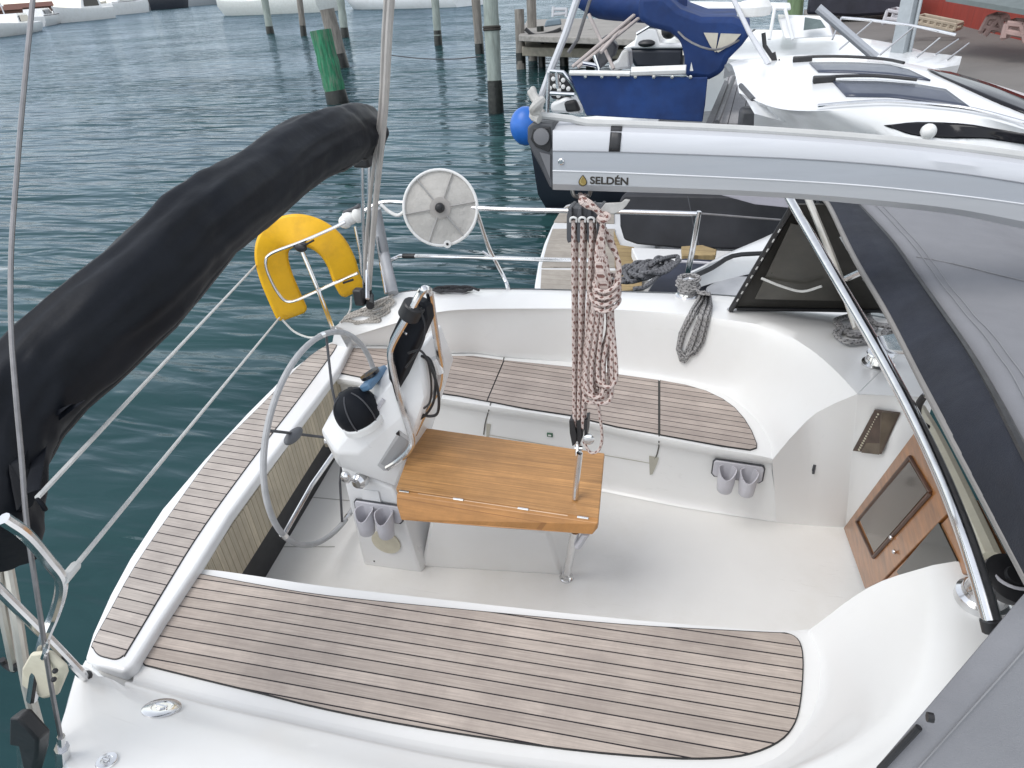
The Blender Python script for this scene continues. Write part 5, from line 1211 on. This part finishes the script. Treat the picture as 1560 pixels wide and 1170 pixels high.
# rope hank on the motorboat's rail
random.seed(3)
pth = []
for k in range(7):
    pth.append([P(960 + 8 * k + random.uniform(-6, 6) + 26 * math.cos(a), 415 + random.uniform(-4, 4) - 1.5 * k + 10 * math.sin(a) - 8 * math.cos(a), z=.40 + .01 * k + .02 * math.sin(3 * a)) for a in [i * math.pi / 5 for i in range(11)]])
pth.append([P(u, v, z=.42) for u, v in ((905, 438), (930, 430), (950, 424), (975, 418), (1000, 406), (1018, 402))])
pth.append([P(u, v, z=.42) for u, v in ((965, 440), (985, 436), (1005, 418), (1018, 408))])
rope_thing('dark grey rope hank draped over the stern corner of the white motorboat', pth, .017, ROPED)
# ================================================================== BLUE CANOPY SAILBOAT
bb = thing('canopy_sailboat', 'dark hulled sailboat under bright blue canopies moored beyond the white motorboat', 'sailboat', (-.5, 9.5, WATER))
m = MB()
xs = [-2.55, -2.35, -2, -1, 0, 1.5, 3, 4.5]
nr = [Vector((x, 9.0 - .35 * math.sin(max(0, min(1, (x + 3) / 3)) * 1.57), .45 + .03 * x)) for x in xs]; fr = [Vector((x, 10.6 + .35 * math.sin(max(0, min(1, (x + 3) / 3)) * 1.57), .45 + .03 * x)) for x in xs]
m.loft([[Vector((p.x + .1, p.y + .5, WATER - .1)) for p in nr], [Vector((p.x + .05, p.y + .1, WATER + .3)) for p in nr], nr], )
m.loft([nr, fr]); m.loft([fr, [Vector((p.x, p.y - .4, WATER - .1)) for p in fr]])
m.loft([[nr[0], fr[0]], [Vector((nr[0].x + .1, nr[0].y + .5, WATER - .1)), Vector((fr[0].x + .1, fr[0].y - .4, WATER - .1))]])
hl = m.build('hull', [DKHULL], bb, smooth=40)
m = MB(); m.prism([nr[0] + Vector((.03, .03, .004)), nr[3] + Vector((0, .03, .004)), fr[3] + Vector((0, -.03, .004)), fr[0] + Vector((.03, -.03, .004))], (0, 0, .03)); m.build('aft_deck', SHIPWHITE, bb, smooth=0)
m = MB(); m.prism([P(u, v, y=8.6) for u, v in ((867, 111), (900, 113), (1040, 118), (1078, 118), (1074, 160), (1070, 186), (1000, 182), (893, 176), (880, 145))], (0, .05, 0)); dod = m.build('side_dodger', BLUE, bb, smooth=0, bevel=.01)
for u in (892, 917, 942, 968, 996, 1024, 1052):
    m = MB(); m.lathe([(.02, 0), (.02, .01), (.001, .012)], P(u, 116.5 + (u - 892) * .005, y=8.6), (0, -1, 0), 10); m.build('dodger_eyelet', CHROME, dod)
m = MB(); m.tube([P(868, 111, y=8.58), P(960, 112, y=8.58)], .03, 8); m.tube([P(962, 109, y=8.6), P(1045, 106, y=8.6)], .05, 8); m.build('dodger_rail', WHITEP, dod)
# canopy over the cockpit: outline with real depth
def prismy(lst, y, dy): 
    b = MB(); b.prism([P(u, v, y=y) for u, v in lst], (0, dy, 0)); return b
m = prismy([(1043, 118), (1042, 88), (1036, 62), (1020, 50), (990, 42), (972, 30), (972, -6), (1012, -8), (1036, 14), (1068, 26), (1118, 26), (1138, 34), (1145, 50), (1130, 70), (1110, 90), (1100, 112), (1080, 122)], 8.8, 1.6); can = m.build('canopy', BLUE, bb, smooth=30, bevel=.06, seg=3)
m = prismy([(1072, 50), (1094, 50.5), (1090, 80), (1082, 70)], 8.78, .03); m.build('canopy_window', mat('cream_window', (.50, .47, .40), .3), can, smooth=0)
m = prismy([(1098, 51), (1129, 52), (1115, 68), (1094, 80), (1091, 78)], 8.78, .03); m.build('canopy_window', mat('cream_window', (.50, .47, .40), .3), can, smooth=0)
m = MB(); m.tube([P(880, -4, y=9.6), P(915, 7, y=9.6), P(960, 10, y=9.6), P(1000, 12, y=9.5), P(1040, 8, y=9.4)], [.10, .16, .17, .17, .15], 14, 4); m.build('sail_cover', BLUE, bb, smooth=60)
for q in ((1052, 100),):
    m = prismy([(1051, 108), (1053, 95), (1056, 108)], 8.55, .03); m.build('canopy_mark', LINEW, can, smooth=0)
m = MB(); m.tube([P(995, 5, y=9.0), P(1020, 30, y=8.9), P(1043, 58, y=8.75), (P(1080, 75, y=8.6)), P(1110, 70, y=8.7), P(1150, 45, y=9)], .012, 6, 3); m.build('grey_line', WIRE, bb)
# backstays, tackle, stern rail and clutter
m = MB(); m.tube([P(892, -40, y=9.2), P(862, 50, y=9.1), P(838, 110, y=9.05), P(822, 155, y=9.0)], .045, 8); m.build('backstay', ALU, bb)
m = MB(); m.tube([P(905, -20, y=9.3), P(880, 60, y=9.2), P(866, 80, y=9.2)], .022, 8); m.build('topping_lift', WIRE, bb)
for a, b in (((984, 8), (872, 102)), ((990, 14), (880, 103)), ((897, 22), (935, 105)), ((960, 30), (915, 80))):
    m = MB(); m.tube([P(*a, y=9.5), P(*b, y=9.1)], .022, 8); m.build('rigging_line', mat('pale_rigging', (.45, .40, .38), .7), bb)
sr = MB()
for l in ([(838, 108), (858, 110), (872, 128), (890, 160), (892, 176)], [(836, 110), (834, 172)], [(838, 142), (875, 144)], [(848, 110), (850, 135)], [(888, 96), (910, 100), (912, 108)], [(905, 84), (912, 105)]):
    sr.tube([P(u, v, y=8.75) for u, v in l], .024, 8)
sr.build('stern_rail', CHROME, bb)
m = prismy([(834, 112), (856, 112), (876, 140), (860, 152), (842, 152), (832, 140)], 9.0, .25); eng = m.build('engine_cover', BLACK, bb, smooth=30, bevel=.03)
for u, v in ((843, 120), (850, 117), (858, 122), (845, 131), (852, 128), (858, 132), (866, 135), (852, 137), (851, 146), (838, 134)):
    m = MB(); m.lathe([(.028, 0), (.028, .012), (.001, .02)], P(u, v, y=8.99), (0, -1, 0), 10); m.build('white_spot', WHITEP, eng)
m = prismy([(838, 158), (862, 148), (878, 158), (886, 174), (838, 172)], 8.95, .4); m.build('stern_locker', SHIPWHITE, bb, smooth=30, bevel=.04)
m = prismy([(858, 156), (876, 152), (884, 170), (862, 172)], 8.85, .1); m.build('clutter_bag', BLACK, bb, bevel=.03)
for u, v, r in ((815, 168, .07), (824, 176, .07), (812, 140, .05), (818, 155, .06)):
    m = MB(); m.ball(P(u, v, y=8.9), r, 8, (1, 1, 1.4)); m.build('rope_bundle', mat('grey_fibre', (.45, .44, .42), .9, var=.15, vs=40), bb)
m = prismy([(940, 92), (948, 76), (958, 76), (960, 104), (930, 108), (926, 100)], 9.6, .3); m.build('vent_cowl', WHITEP, bb, bevel=.03)
m = prismy([(914, 60), (925, 52), (940, 70), (936, 84), (915, 105), (905, 104)], 9.9, .2); m.build('cockpit_gear', DKGREY, bb, bevel=.03)
m = MB(); m.ball(P(801, 192, y=9.0), .235, 14, (.9, .9, 1.05)); c = P(801, 192, y=9.0); m.lathe([(.05, 0), (.05, .09), (.001, .1)], c + Vector((.12, 0, .2)), (.5, 0, .9), 10)
tag(m.build('ball_fender', BLUEB, None, smooth=70), 'bright blue ball fender hanging at the stern of the blue canopied sailboat', 'fender')
# ================================================================== SMALL DARK BOAT BEYOND
yb_ = 13.0
sb_ = thing('small_boat', 'small dark hulled boat with a white deck and seats beyond the blue dodger', 'boat', P(995, 104, y=yb_))
m = prismy([(951, 74), (1043, 74), (1040, 106), (968, 104)], yb_, 1.4); m.build('hull', DKHULL, sb_, smooth=30, bevel=.06)
m = prismy([(948, 74), (965, 68), (970, 50), (985, 42), (1000, 44), (1006, 66), (1042, 66), (1044, 74)], yb_ - .02, 1.3); m.build('white_deck', SHIPWHITE, sb_, smooth=30, bevel=.05)
m = prismy([(1015, 48), (1026, 42), (1040, 48), (1043, 66), (1032, 60)], yb_ + .2, .8); m.build('seat_back', SHIPWHITE, sb_, bevel=.05)
m = MB(); m.ball(P(1019, 47, y=yb_), .13, 8); m.ball(P(985, 66, y=yb_ - .1), .10, 8, (1.5, 1, .6)); m.build('engine_head', BLACK, sb_)
m = MB(); m.tube([P(970, 52, y=yb_), P(990, 40, y=yb_), P(1020, 42, y=yb_)], .03, 8); m.build('bow_rail', CHROME, sb_)
# ================================================================== SECOND MOTOR CRUISER
mc = thing('motor_cruiser', 'white motor cruiser with a pulpit rail, its bow toward the grey quay', 'motorboat', P(1300, 100, z=WATER))
nr = resample(smooth_pts(pz([(1060, 88, .75), (1150, 92, .75), (1230, 98, .72), (1300, 104, .70), (1370, 108, .68), (1430, 104, .66), (1462, 99, .66)]), 4), 30)
fr = resample(smooth_pts(pz([(1060, 48, .8), (1150, 45, .8), (1230, 48, .8), (1300, 56, .78), (1370, 68, .74), (1430, 86, .70), (1462, 98, .66)]), 4), 30)
m = MB(); m.loft([[Vector((p.x - .1, p.y + .15, WATER - .1)) for p in nr], nr, [a.lerp(b, .5) + UP * .12 for a, b in zip(nr, fr)], fr, [Vector((p.x - .2, p.y - .1, WATER - .1)) for p in fr]]); m.build('hull', SHIPWHITE, mc, smooth=60); MCB = m.bvh()
def pm(u, v, dd=14): return P(u, v, d=dd)
m = MB(); m.tube([pm(1282, 27), pm(1330, 31), pm(1395, 40), pm(1456, 53)], .022, 8, 3)
for a, b in (((1330, 32), (1278, 76)), ((1392, 41), (1340, 84)), ((1432, 58), (1396, 88)), ((1460, 60), (1424, 84)), ((1476, 66), (1442, 92)), ((1282, 27), (1268, 60))): m.tube([pm(*a), pm(*b, 13.6)], .016, 6)
m.build('pulpit_rail', CHROME, mc)
m = MB(); m.hull([pm(1195, 60, 14.2), pm(1270, 56, 14.2), pm(1262, 32, 14.6), pm(1222, 24, 14.6), pm(1185, 28, 14.6), pm(1195, 40, 15.6), pm(1250, 24, 15.6), pm(1185, 22, 15.6), pm(1270, 50, 15.6)]); cab = m.build('cabin', SHIPWHITE, mc, smooth=30, bevel=.04)
m = MB(); m.prism([pm(1224, 46, 14.1), pm(1258, 42, 14.1), pm(1250, 30, 14.2), pm(1226, 26, 14.2)], (0, -.03, 0)); m.build('cabin_window', mat('grey_green_glass', (.10, .13, .13), .1, var=.3), cab, smooth=0)
m = MB(); m.hull([pm(1045, 8, 14.5), pm(1130, 4, 14.5), pm(1205, 10, 14.5), pm(1205, 16, 14.5), pm(1045, 16, 14.5), pm(1050, 2, 16), pm(1205, 4, 16)]); m.build('hard_top', SHIPWHITE, mc, smooth=30, bevel=.03)
for a, b in (((1060, 14), (1066, 52)), ((1180, 14), (1172, 60)), ((1196, 14), (1208, 60))): m = MB(); m.tube([pm(*a, 14.4), pm(*b, 14.2)], .03, 8); m.build('top_pillar', SHIPWHITE, mc)
m = MB(); m.hull([pm(1040, 84, 12.6), pm(1112, 90, 12.6), pm(1120, 62, 13.6), pm(1052, 46, 14.2), pm(1040, 50, 14)]); m.build('foredeck_cushion', mat('warm_white_cover', (.55, .53, .47), .7), mc, smooth=30, bevel=.04)
m = MB(); m.tube([pm(1246, 12, 11), pm(1290, 50, 11), pm(1334, 88, 11)], .055, 10); tag(m.build('mast_spar', ALUD, None), 'grey spar sloping down behind the white wheelhouse roof', 'spar')
# ================================================================== PILES
def pile(base, topp, wpx, mt, label, weed=.30, band=None, group=None):
    b = P(*base, z=WATER); d = (b - CAM).length; t = P(*topp, d=d); r = wpx * d / 1013 / 2
    b = b + Vector((0, 0, -.8)) ; root = thing('wooden_pile', label, 'pile', b, group)
    ax_ = (t - b); n = 12; m = MB(); rs = []; pts = []
    w0 = b + Vector((0, 0, .8))
    up_ = (t - w0); L = up_.length
    for i in range(n + 1): pts.append(w0.lerp(t, i / n))
    random.seed(int(base[0]))
    m.tube([b] + pts, [r * (1 + random.uniform(-.05, .05)) for _ in range(n + 2)], 14); m.build('timber', mt, root, smooth=50)
    m = MB(); wl = min(.8 * L, weed)
    m.tube([b + Vector((0, 0, .4)), w0, w0.lerp(t, wl * .5 / L), w0.lerp(t, wl / L)], [r * 1.07, r * 1.09, r * 1.06, r * 1.02], 14); m.build('weed_band', WEED, root, smooth=50)
    if band:
        m = MB(); q = w0.lerp(t, band); a_ = up_.normalized(); u_ = a_.orthogonal().normalized(); v_ = a_.cross(u_)
        for h in (0, .05): m.tube([q + a_ * h + (u_ * math.cos(i * .5236) + v_ * math.sin(i * .5236)) * r * 1.08 for i in range(12)], .03, 6, closed=True)
        m.build('rope_band', mat('dark_band', (.04, .035, .03), .8), root)
    return root
pile((412, 51), (399, -25), 9, PILEPALE, 'pale pile farthest from the stern, in front of the long white cabin boat', .6)
pile((463, 55), (454, -20), 7.5, PILEW, 'thin grey brown pile between the pale pile and the split leaning pile', .7)
pile((515, 157), (488, 46), 28, PILEG, 'short green painted pile leaning in the water beside the grey leaning pile', .35)
pile((521, 103), (498, 14), 19, PILEW, 'broken grey pile leaning just behind the green painted pile', .6)
pile((526, 57), (516, -20), 10, PILEPALE, 'pale greenish pile standing behind the broken leaning pile', .6)
pile((668, 69), (661, -25), 10, PILEPALE, 'slim pale green pile alone in open water right of the backstay', .7)
pile((731, 82), (723, -25), 11.5, PILEW, 'slim weathered grey pile close to the thick banded pile', .6)
pile((756, 172), (745, -40), 20, PILEPALE, 'thick pale pile with a dark rope band, nearest in open water', .75, band=.62)
pile((1200, 130), (1215, -30), 20, PILEM, 'mossy green pile rising behind the white wheelhouse roof', .3)
b = P(1362, 130, z=.3); d_ = (b - CAM).length; t = P(1393, -20, d=d_ * 1.02)
m = MB(); m.tube([b, t], .17 * 1.0, 4); m.tube([b + Vector((.12, -.1, 0)), t + Vector((.12, -.1, 0))], .03, 8); tag(m.build('steel_post', mat('galvanised_post', (.33, .36, .38), .6, .3, var=.12), None, bevel=.01), 'square grey galvanised post at the edge of the quay', 'post')
# ================================================================== JETTY
jt = thing('jetty', 'weathered wooden jetty on dark legs behind the blue canopied sailboat', 'jetty', P(880, 100, z=WATER))
m = MB(); m.prism([P(u, v, z=.55) for u, v in ((790, 54), (880, 57), (1060, 62), (1060, 30), (880, 28), (803, 30))], (0, 0, -.18)); jd = m.build('walkway', mat('pale_boards', (.27, .255, .235), .85, var=.25, vs=2, bump=.4, bs=6, stretch=(.6, 5, 5)), jt, bevel=.02)
m = MB(); m.prism([P(u, v, z=.15) for u, v in ((795, 72), (1000, 76), (1000, 64), (797, 62))], (0, 0, -.28)); m.build('cross_beam', mat('brown_beam', (.22, .2, .16), .85, var=.25), jt, bevel=.02)
for (u, v, t, w, mt) in ((794, 105, 14, 13, PILEW), (812, 92, -10, 13, PILEW), (826, 102, 40, 10, WEED), (860, 100, 50, 12, WEED), (900, 100, 45, 12, WEED), (940, 100, 45, 12, WEED)):
    b = P(u, v, z=WATER); d = (b - CAM).length; m = MB(); m.tube([b + Vector((0, 0, -.6)), b, P(u - 3, t, d=d)], w * d / 2026, 12); lg = m.build('jetty_leg', mt, jt)
    m = MB(); m.tube([b + Vector((0, 0, -.4)), b.lerp(P(u - 3, t, d=d), .28)], w * d / 2026 * 1.05, 12); m.build('weed_band', WEED, lg)
m = MB(); m.tube([P(800, 44, d=26), P(815, 54, d=26), P(840, 50, d=26), P(855, 44, d=26)], .06, 6, 4); m.build('hanging_hose', BLACK, jd)
m = MB(); m.hull([P(828, 42, d=26), P(856, 38, d=26), P(854, 28, d=26), P(832, 30, d=26), P(840, 34, d=27), P(852, 30, d=27)]); m.build('fish_box', mat('grey_blue_box', (.15, .2, .24), .5), jd, bevel=.05)
m = MB()
for l in ([(842, 26), (843, 10)], [(862, 26), (863, 12)], [(842, 14), (863, 14)], [(842, 22), (864, 20)]): m.tube([P(*q, d=27) for q in l], .05, 6)
m.build('jetty_ladder', ALU, jd)
m = MB(); m.tube([P(594, 84, d=29), P(640, 89, d=27), P(690, 90, d=25), P(733, 86, d=22)], .018, 6, 4); tag(m.build('mooring_line', mat('dark_line', (.05, .05, .055), .8), None), 'thin dark mooring line slung low over the water between the piles', 'rope')
# ================================================================== FAR SHORE AND BOATS
sh = MB(); L1 = pz([(-120, 78, WATER), (0, 50, WATER), (60, 36, WATER), (130, 22, WATER), (200, 13, WATER), (260, 6, WATER), (330, 2, WATER), (420, -2, WATER)])
kk = [(p - Vector((0, 0, 0))).normalized() for p in L1]
sh.loft([L1, [p + Vector((k.x, k.y, 0)) * 3 + UP * 1.3 for p, k in zip(L1, kk)], [p + Vector((k.x, k.y, 0)) * 25 + UP * 2.0 for p, k in zip(L1, kk)], [p + Vector((k.x, k.y, 0)) * 200 + UP * 2.6 for p, k in zip(L1, kk)]])
sh.build('shore', mat('shore_rock', (.07, .055, .05), .9, var=.5, vs=.4), None, smooth=0, kind='structure')
def far_boat(p0, p1, hpx, label, hullm=SHIPWHITE, cab=True, dark=False, cabh=1.0, mast=False):
    a, b = P(*p0, z=WATER), P(*p1, z=WATER); L = (b - a).length; d = ((a + b) / 2 - CAM).length; H = hpx * d / 1013
    X_ = (b - a).normalized(); Y_ = UP.cross(X_); W = min(L * .3, 6)
    g = lambda x, y, z: a + X_ * x * L + Y_ * y * W + UP * z * H
    root = thing('moored_boat', label, 'boat', (a + b) / 2)
    m = MB(); rows = []
    for x, w, s in ((0, .42, .5), (.3, .5, .5), (.6, .5, .52), (.8, .38, .57), (.93, .17, .63), (1.0, .02, .68)):
        rows.append([g(x - (.06 * x), -w * .75, -.08), g(x, -w, s * .55), g(x, -w, s), g(x, 0, s + .02), g(x, w, s), g(x, w, s * .55), g(x - (.06 * x), w * .75, -.08)])
    m.loft(rows, caps=True); m.build('hull', hullm, root, smooth=40)
    if cab:
        m = MB(); m.hull([g(.18, -.3, .5), g(.62, -.3, .5), g(.52, -.26, .5 + .5 * cabh), g(.2, -.26, .5 + .5 * cabh), g(.18, .3, .5), g(.62, .3, .5), g(.52, .26, .5 + .5 * cabh), g(.2, .26, .5 + .5 * cabh)]); c = m.build('cabin', SHIPWHITE, root, smooth=30)
        for sy in (-1, 1):
            m = MB(); m.prism([g(.24, sy * .305, .6), g(.54, sy * .305, .6), g(.50, sy * .285, .5 + .4 * cabh), g(.24, sy * .285, .5 + .4 * cabh)], Y_ * sy * .05); m.build('cabin_window', GLASS, c, smooth=0)
    if mast:
        m = MB(); m.tube([g(.5, 0, .5), g(.5, 0, 5)], .09, 6); m.build('mast', ALU, root)
    m = MB(); m.tube([g(x, -w, s + .03) for x, w, s in ((0, .42, .5), (.3, .5, .5), (.6, .5, .52), (.8, .38, .57), (.93, .17, .63))], .08, 6); m.build('rubbing_strip', DKGREY, root)
    return root
far_boat((165, 28), (88, 36), 24, 'white cruiser with a pointed bow, nearer the corner of the far shore')
far_boat((166, 24), (230, 18), 24, 'white motorboat moored against the dark far shore beside a pointed cruiser', cabh=.7, mast=True)
far_boat((42, 48), (-8, 58), 20, 'small white boat lowest at the end of the far shore', mast=True)
far_boat((50, 42), (86, 34), 18, 'small white boat between the lowest boat and the pointed cruiser', cabh=.8)
far_boat((228, 16), (290, 11), 22, 'dark blue boat along the far shore past the white motorboat', DKHULL)
far_boat((285, 10), (340, 6), 16, 'grey boat farthest along the dark shore', mat('grey_hull', (.25, .27, .29), .5), cabh=.7)
far_boat((505, 17), (336, 24), 30, 'long pale cabin boat afloat behind the pale piles', mat('pale_hull', (.60, .62, .60), .4, dirt_or_highlight=((.4, .4, .36), .5)), cabh=.8)
far_boat((716, 9), (532, 14), 26, 'long white boat with a dark waterline at the far pontoon', SHIPWHITE, cabh=.8)
far_boat((0, 34), (40, 27), 16, 'small white sailing boat packed behind the lowest boat at the far shore', cabh=.8, mast=True)
far_boat((128, 18), (165, 13), 14, 'small cream boat half hidden behind the pointed white cruiser', mat('cream_hull', (.55, .52, .42), .5), cabh=.8, mast=True)
far_boat((200, 10), (250, 6), 14, 'pale boat behind the gap between the white motorboat and the dark blue boat', mat('grey_hull', (.25, .27, .29), .5), cabh=.9, mast=True)
for i, (u, v, h, w) in enumerate(((12, 30, 9, 40), (55, 22, 10, 45))):
    b = P(u, v + 14, z=WATER) * 1.25; d = (b - CAM).length; hh_ = h * d / 1013; w_ = w * d / 1013; X_ = Vector((.64, .77, 0)); Y_ = Vector((-.77, .64, 0)); b.z = 1.5
    r = thing('boathouse', ('brown roofed boathouse at the end of the far shore', 'red brown boathouse behind the small white boats on the far shore')[i], 'boathouse', b)
    m = MB(); m.prism([b - X_ * w_ / 2, b + X_ * w_ / 2, b + X_ * w_ / 2 + Y_ * w_ * .5, b - X_ * w_ / 2 + Y_ * w_ * .5], (0, 0, hh_ * .55)); m.build('wall', mat('brown_wall', (.16, .09, .07), .8, var=.3), r, smooth=0)
    m = MB(); z = UP * hh_ * .55; q = [b - X_ * w_ * .53 - Y_ * .6 + z, b - X_ * w_ * .53 + Y_ * (w_ * .5 + .6) + z, b - X_ * w_ * .53 + Y_ * w_ * .25 + UP * hh_]; m.prism(q, X_ * w_ * 1.06); m.build('roof', mat('rust_roof', (.14, .06, .045), .8, var=.3), r, smooth=0)
m = MB(); a = P(300, 14, z=WATER); 
pon = [P(335, 6, z=WATER + .4), P(760, -4, z=WATER + .4), P(760, -8, z=WATER + .4), P(335, 2, z=WATER + .4)]
# ================================================================== QUAY AND SHED
q = pz([(1232, 62, .42), (1300, 78, .42), (1400, 108, .42), (1480, 150, .42), (1570, 212, .42), (1760, 330, .42)])
fq = [Vector((60, 8, .42)), Vector((70, 60, .42)), Vector((40, 110, .42)), P(1225, 15, z=.42)]
m = MB(); m.prism(q + fq, (0, 0, -1.3)); m.build('quay', ASPHALT, None, smooth=0, kind='structure'); 
w0, w1 = P(1345, 10, z=.42), P(1640, 82, z=.42)
X_ = (w1 - w0).normalized(); Y_ = UP.cross(X_)
if Y_.y < 0: Y_ = -Y_
shed = thing('red_shed', 'red painted wooden shed across the grey quay', 'shed', (w0 + w1) / 2)
m = MB(); m.prism([w0, w1, w1 + Y_ * 6, w0 + Y_ * 6], (0, 0, 2.6)); m.build('wall', REDW, shed, smooth=0)
m = MB(); m.prism([w0 - X_ * .4 - Y_ * .5 + UP * 2.6, w0 - X_ * .4 + Y_ * 6.5 + UP * 2.6, w0 - X_ * .4 + Y_ * 3 + UP * 4.6], X_ * ((w1 - w0).length + .8)); m.build('roof', mat('grey_roof', (.16, .18, .18), .8), shed, smooth=0)
a, b = P(1440, 2, d=17), P(1600, 30, d=15.5)
m = MB(); m.prism([a, b, b + Vector((.6, 1.6, .5)), a + Vector((.6, 1.6, .5))], (0, 0, .08)); m.build('awning', mat('grey_green_awning', (.14, .165, .165), .8), shed, smooth=0)
# covered dark boat, pallets and trestles on the quay
m = MB(); d = 26; m.hull([P(1228, 22, d=d), P(1300, 26, d=d), P(1396, 20, d=d), P(1398, 2, d=d), P(1300, -10, d=d), P(1232, -8, d=d), P(1240, 10, d=d + 3), P(1390, -5, d=d + 3)])
tag(m.build('covered_boat', mat('dark_tarp', (.02, .021, .033), .7, var=.4, vs=1.5), None, smooth=30, bevel=.1), 'boat under a dark tarpaulin laid up on the quay by the shed', 'boat')
def frame_thing(name, label, lines, d, r, mt, cat):
    b = MB()
    for l in lines: b.tube([P(u, v, d=d) for u, v in l], r, 6)
    for l in lines: b.tube([P(u, v, d=d) + Vector((.25, .5, 0)) for u, v in l], r, 6)
    for u, v in lines[0] + lines[1]: b.tube([P(u, v, d=d), P(u, v, d=d) + Vector((.25, .5, 0))], r * .9, 6)
    return tag(b.build(name, mt, None), label, cat)
PK = mat('faded_pink_timber', (.36, .25, .23), .8, var=.2)
frame_thing('trestle', 'faded timber trestle of crossed legs against the red shed', [[(1494, 48), (1506, 26)], [(1506, 26), (1522, 28)], [(1522, 28), (1530, 54)], [(1498, 40), (1528, 46)], [(1500, 54), (1520, 30)]], 17, .05, PK, 'trestle')
frame_thing('trestle', 'low faded timber trestle nearest the corner of the quay', [[(1528, 58), (1534, 36)], [(1534, 36), (1556, 38)], [(1556, 38), (1562, 64)], [(1530, 48), (1560, 54)]], 16, .05, PK, 'trestle')
frame_thing('ladder_rack', 'pale wooden ladder rack lying in front of the red shed', [[(1396, 26), (1456, 38)], [(1392, 34), (1452, 47)]] + [[(1396 + 10 * i, 26 + 2 * i), (1393 + 10 * i, 35 + 2 * i)] for i in range(7)], 20, .04, mat('pale_timber', (.42, .36, .28), .8), 'ladder')
frame_thing('metal_rack', 'grey metal rack on the quay behind the pulpit rail', [[(1345, 36), (1352, 16)], [(1352, 16), (1374, 20)], [(1374, 20), (1370, 40)], [(1348, 28), (1372, 31)]], 20, .04, GREYP, 'rack')
# ================================================================== LIGHT
W = bpy.data.worlds.new('World'); S.world = W; W.use_nodes = True
nt = W.node_tree; bg = nt.nodes['Background']
SUN_EL, SUN_AZ = R_(58), R_(228)      # azimuth in world xy, counter-clockwise from +x
sky = nt.nodes.new('ShaderNodeTexSky'); sky.sky_type = 'NISHITA'; sky.sun_disc = False
sky.sun_elevation = SUN_EL; sky.sun_rotation = R_(90) - SUN_AZ; sky.air_density = 1.3; sky.dust_density = 0.4; sky.ozone_density = 1.0
hsv = nt.nodes.new('ShaderNodeHueSaturation'); hsv.inputs['Saturation'].default_value = 0.28
nt.links.new(sky.outputs[0], hsv.inputs['Color']); nt.links.new(hsv.outputs[0], bg.inputs[0]); bg.inputs[1].default_value = 0.142
sl_ = bpy.data.lights.new('sun', 'SUN'); sl_.energy = 1.0; sl_.angle = R_(34); sl_.color = (1, .97, .93)
so = bpy.data.objects.new('sun', sl_); COL.objects.link(so)
sd = Vector((math.cos(SUN_EL) * math.cos(SUN_AZ), math.cos(SUN_EL) * math.sin(SUN_AZ), math.sin(SUN_EL)))
so.rotation_euler = sd.to_track_quat('Z', 'Y').to_euler(); so.location = sd * 50
# ================================================================== CAMERA
cd = bpy.data.cameras.new('camera'); cam = bpy.data.objects.new('camera', cd); COL.objects.link(cam)
cd.sensor_width = 36; cd.lens = 36 * F / 1560; cd.clip_end = 5000; cd.clip_start = .02
cx_ = Vector((AX[0], AY[0], AZ[0])); cy_ = Vector((AX[1], AY[1], AZ[1])); cz_ = Vector((AX[2], AY[2], AZ[2]))
M = Matrix.Identity(4)
for i in range(3): M[i][0] = cx_[i]; M[i][1] = -cy_[i]; M[i][2] = -cz_[i]; M[i][3] = CAM[i]
cam.matrix_world = M
S.camera = cam
S.view_settings.view_transform = 'Standard'; S.view_settings.look = 'None'; S.view_settings.gamma = 1.0; S.view_settings.use_curve_mapping = False
S.view_settings.exposure = 0.8
S.cycles.max_bounces = 8; S.cycles.diffuse_bounces = 6
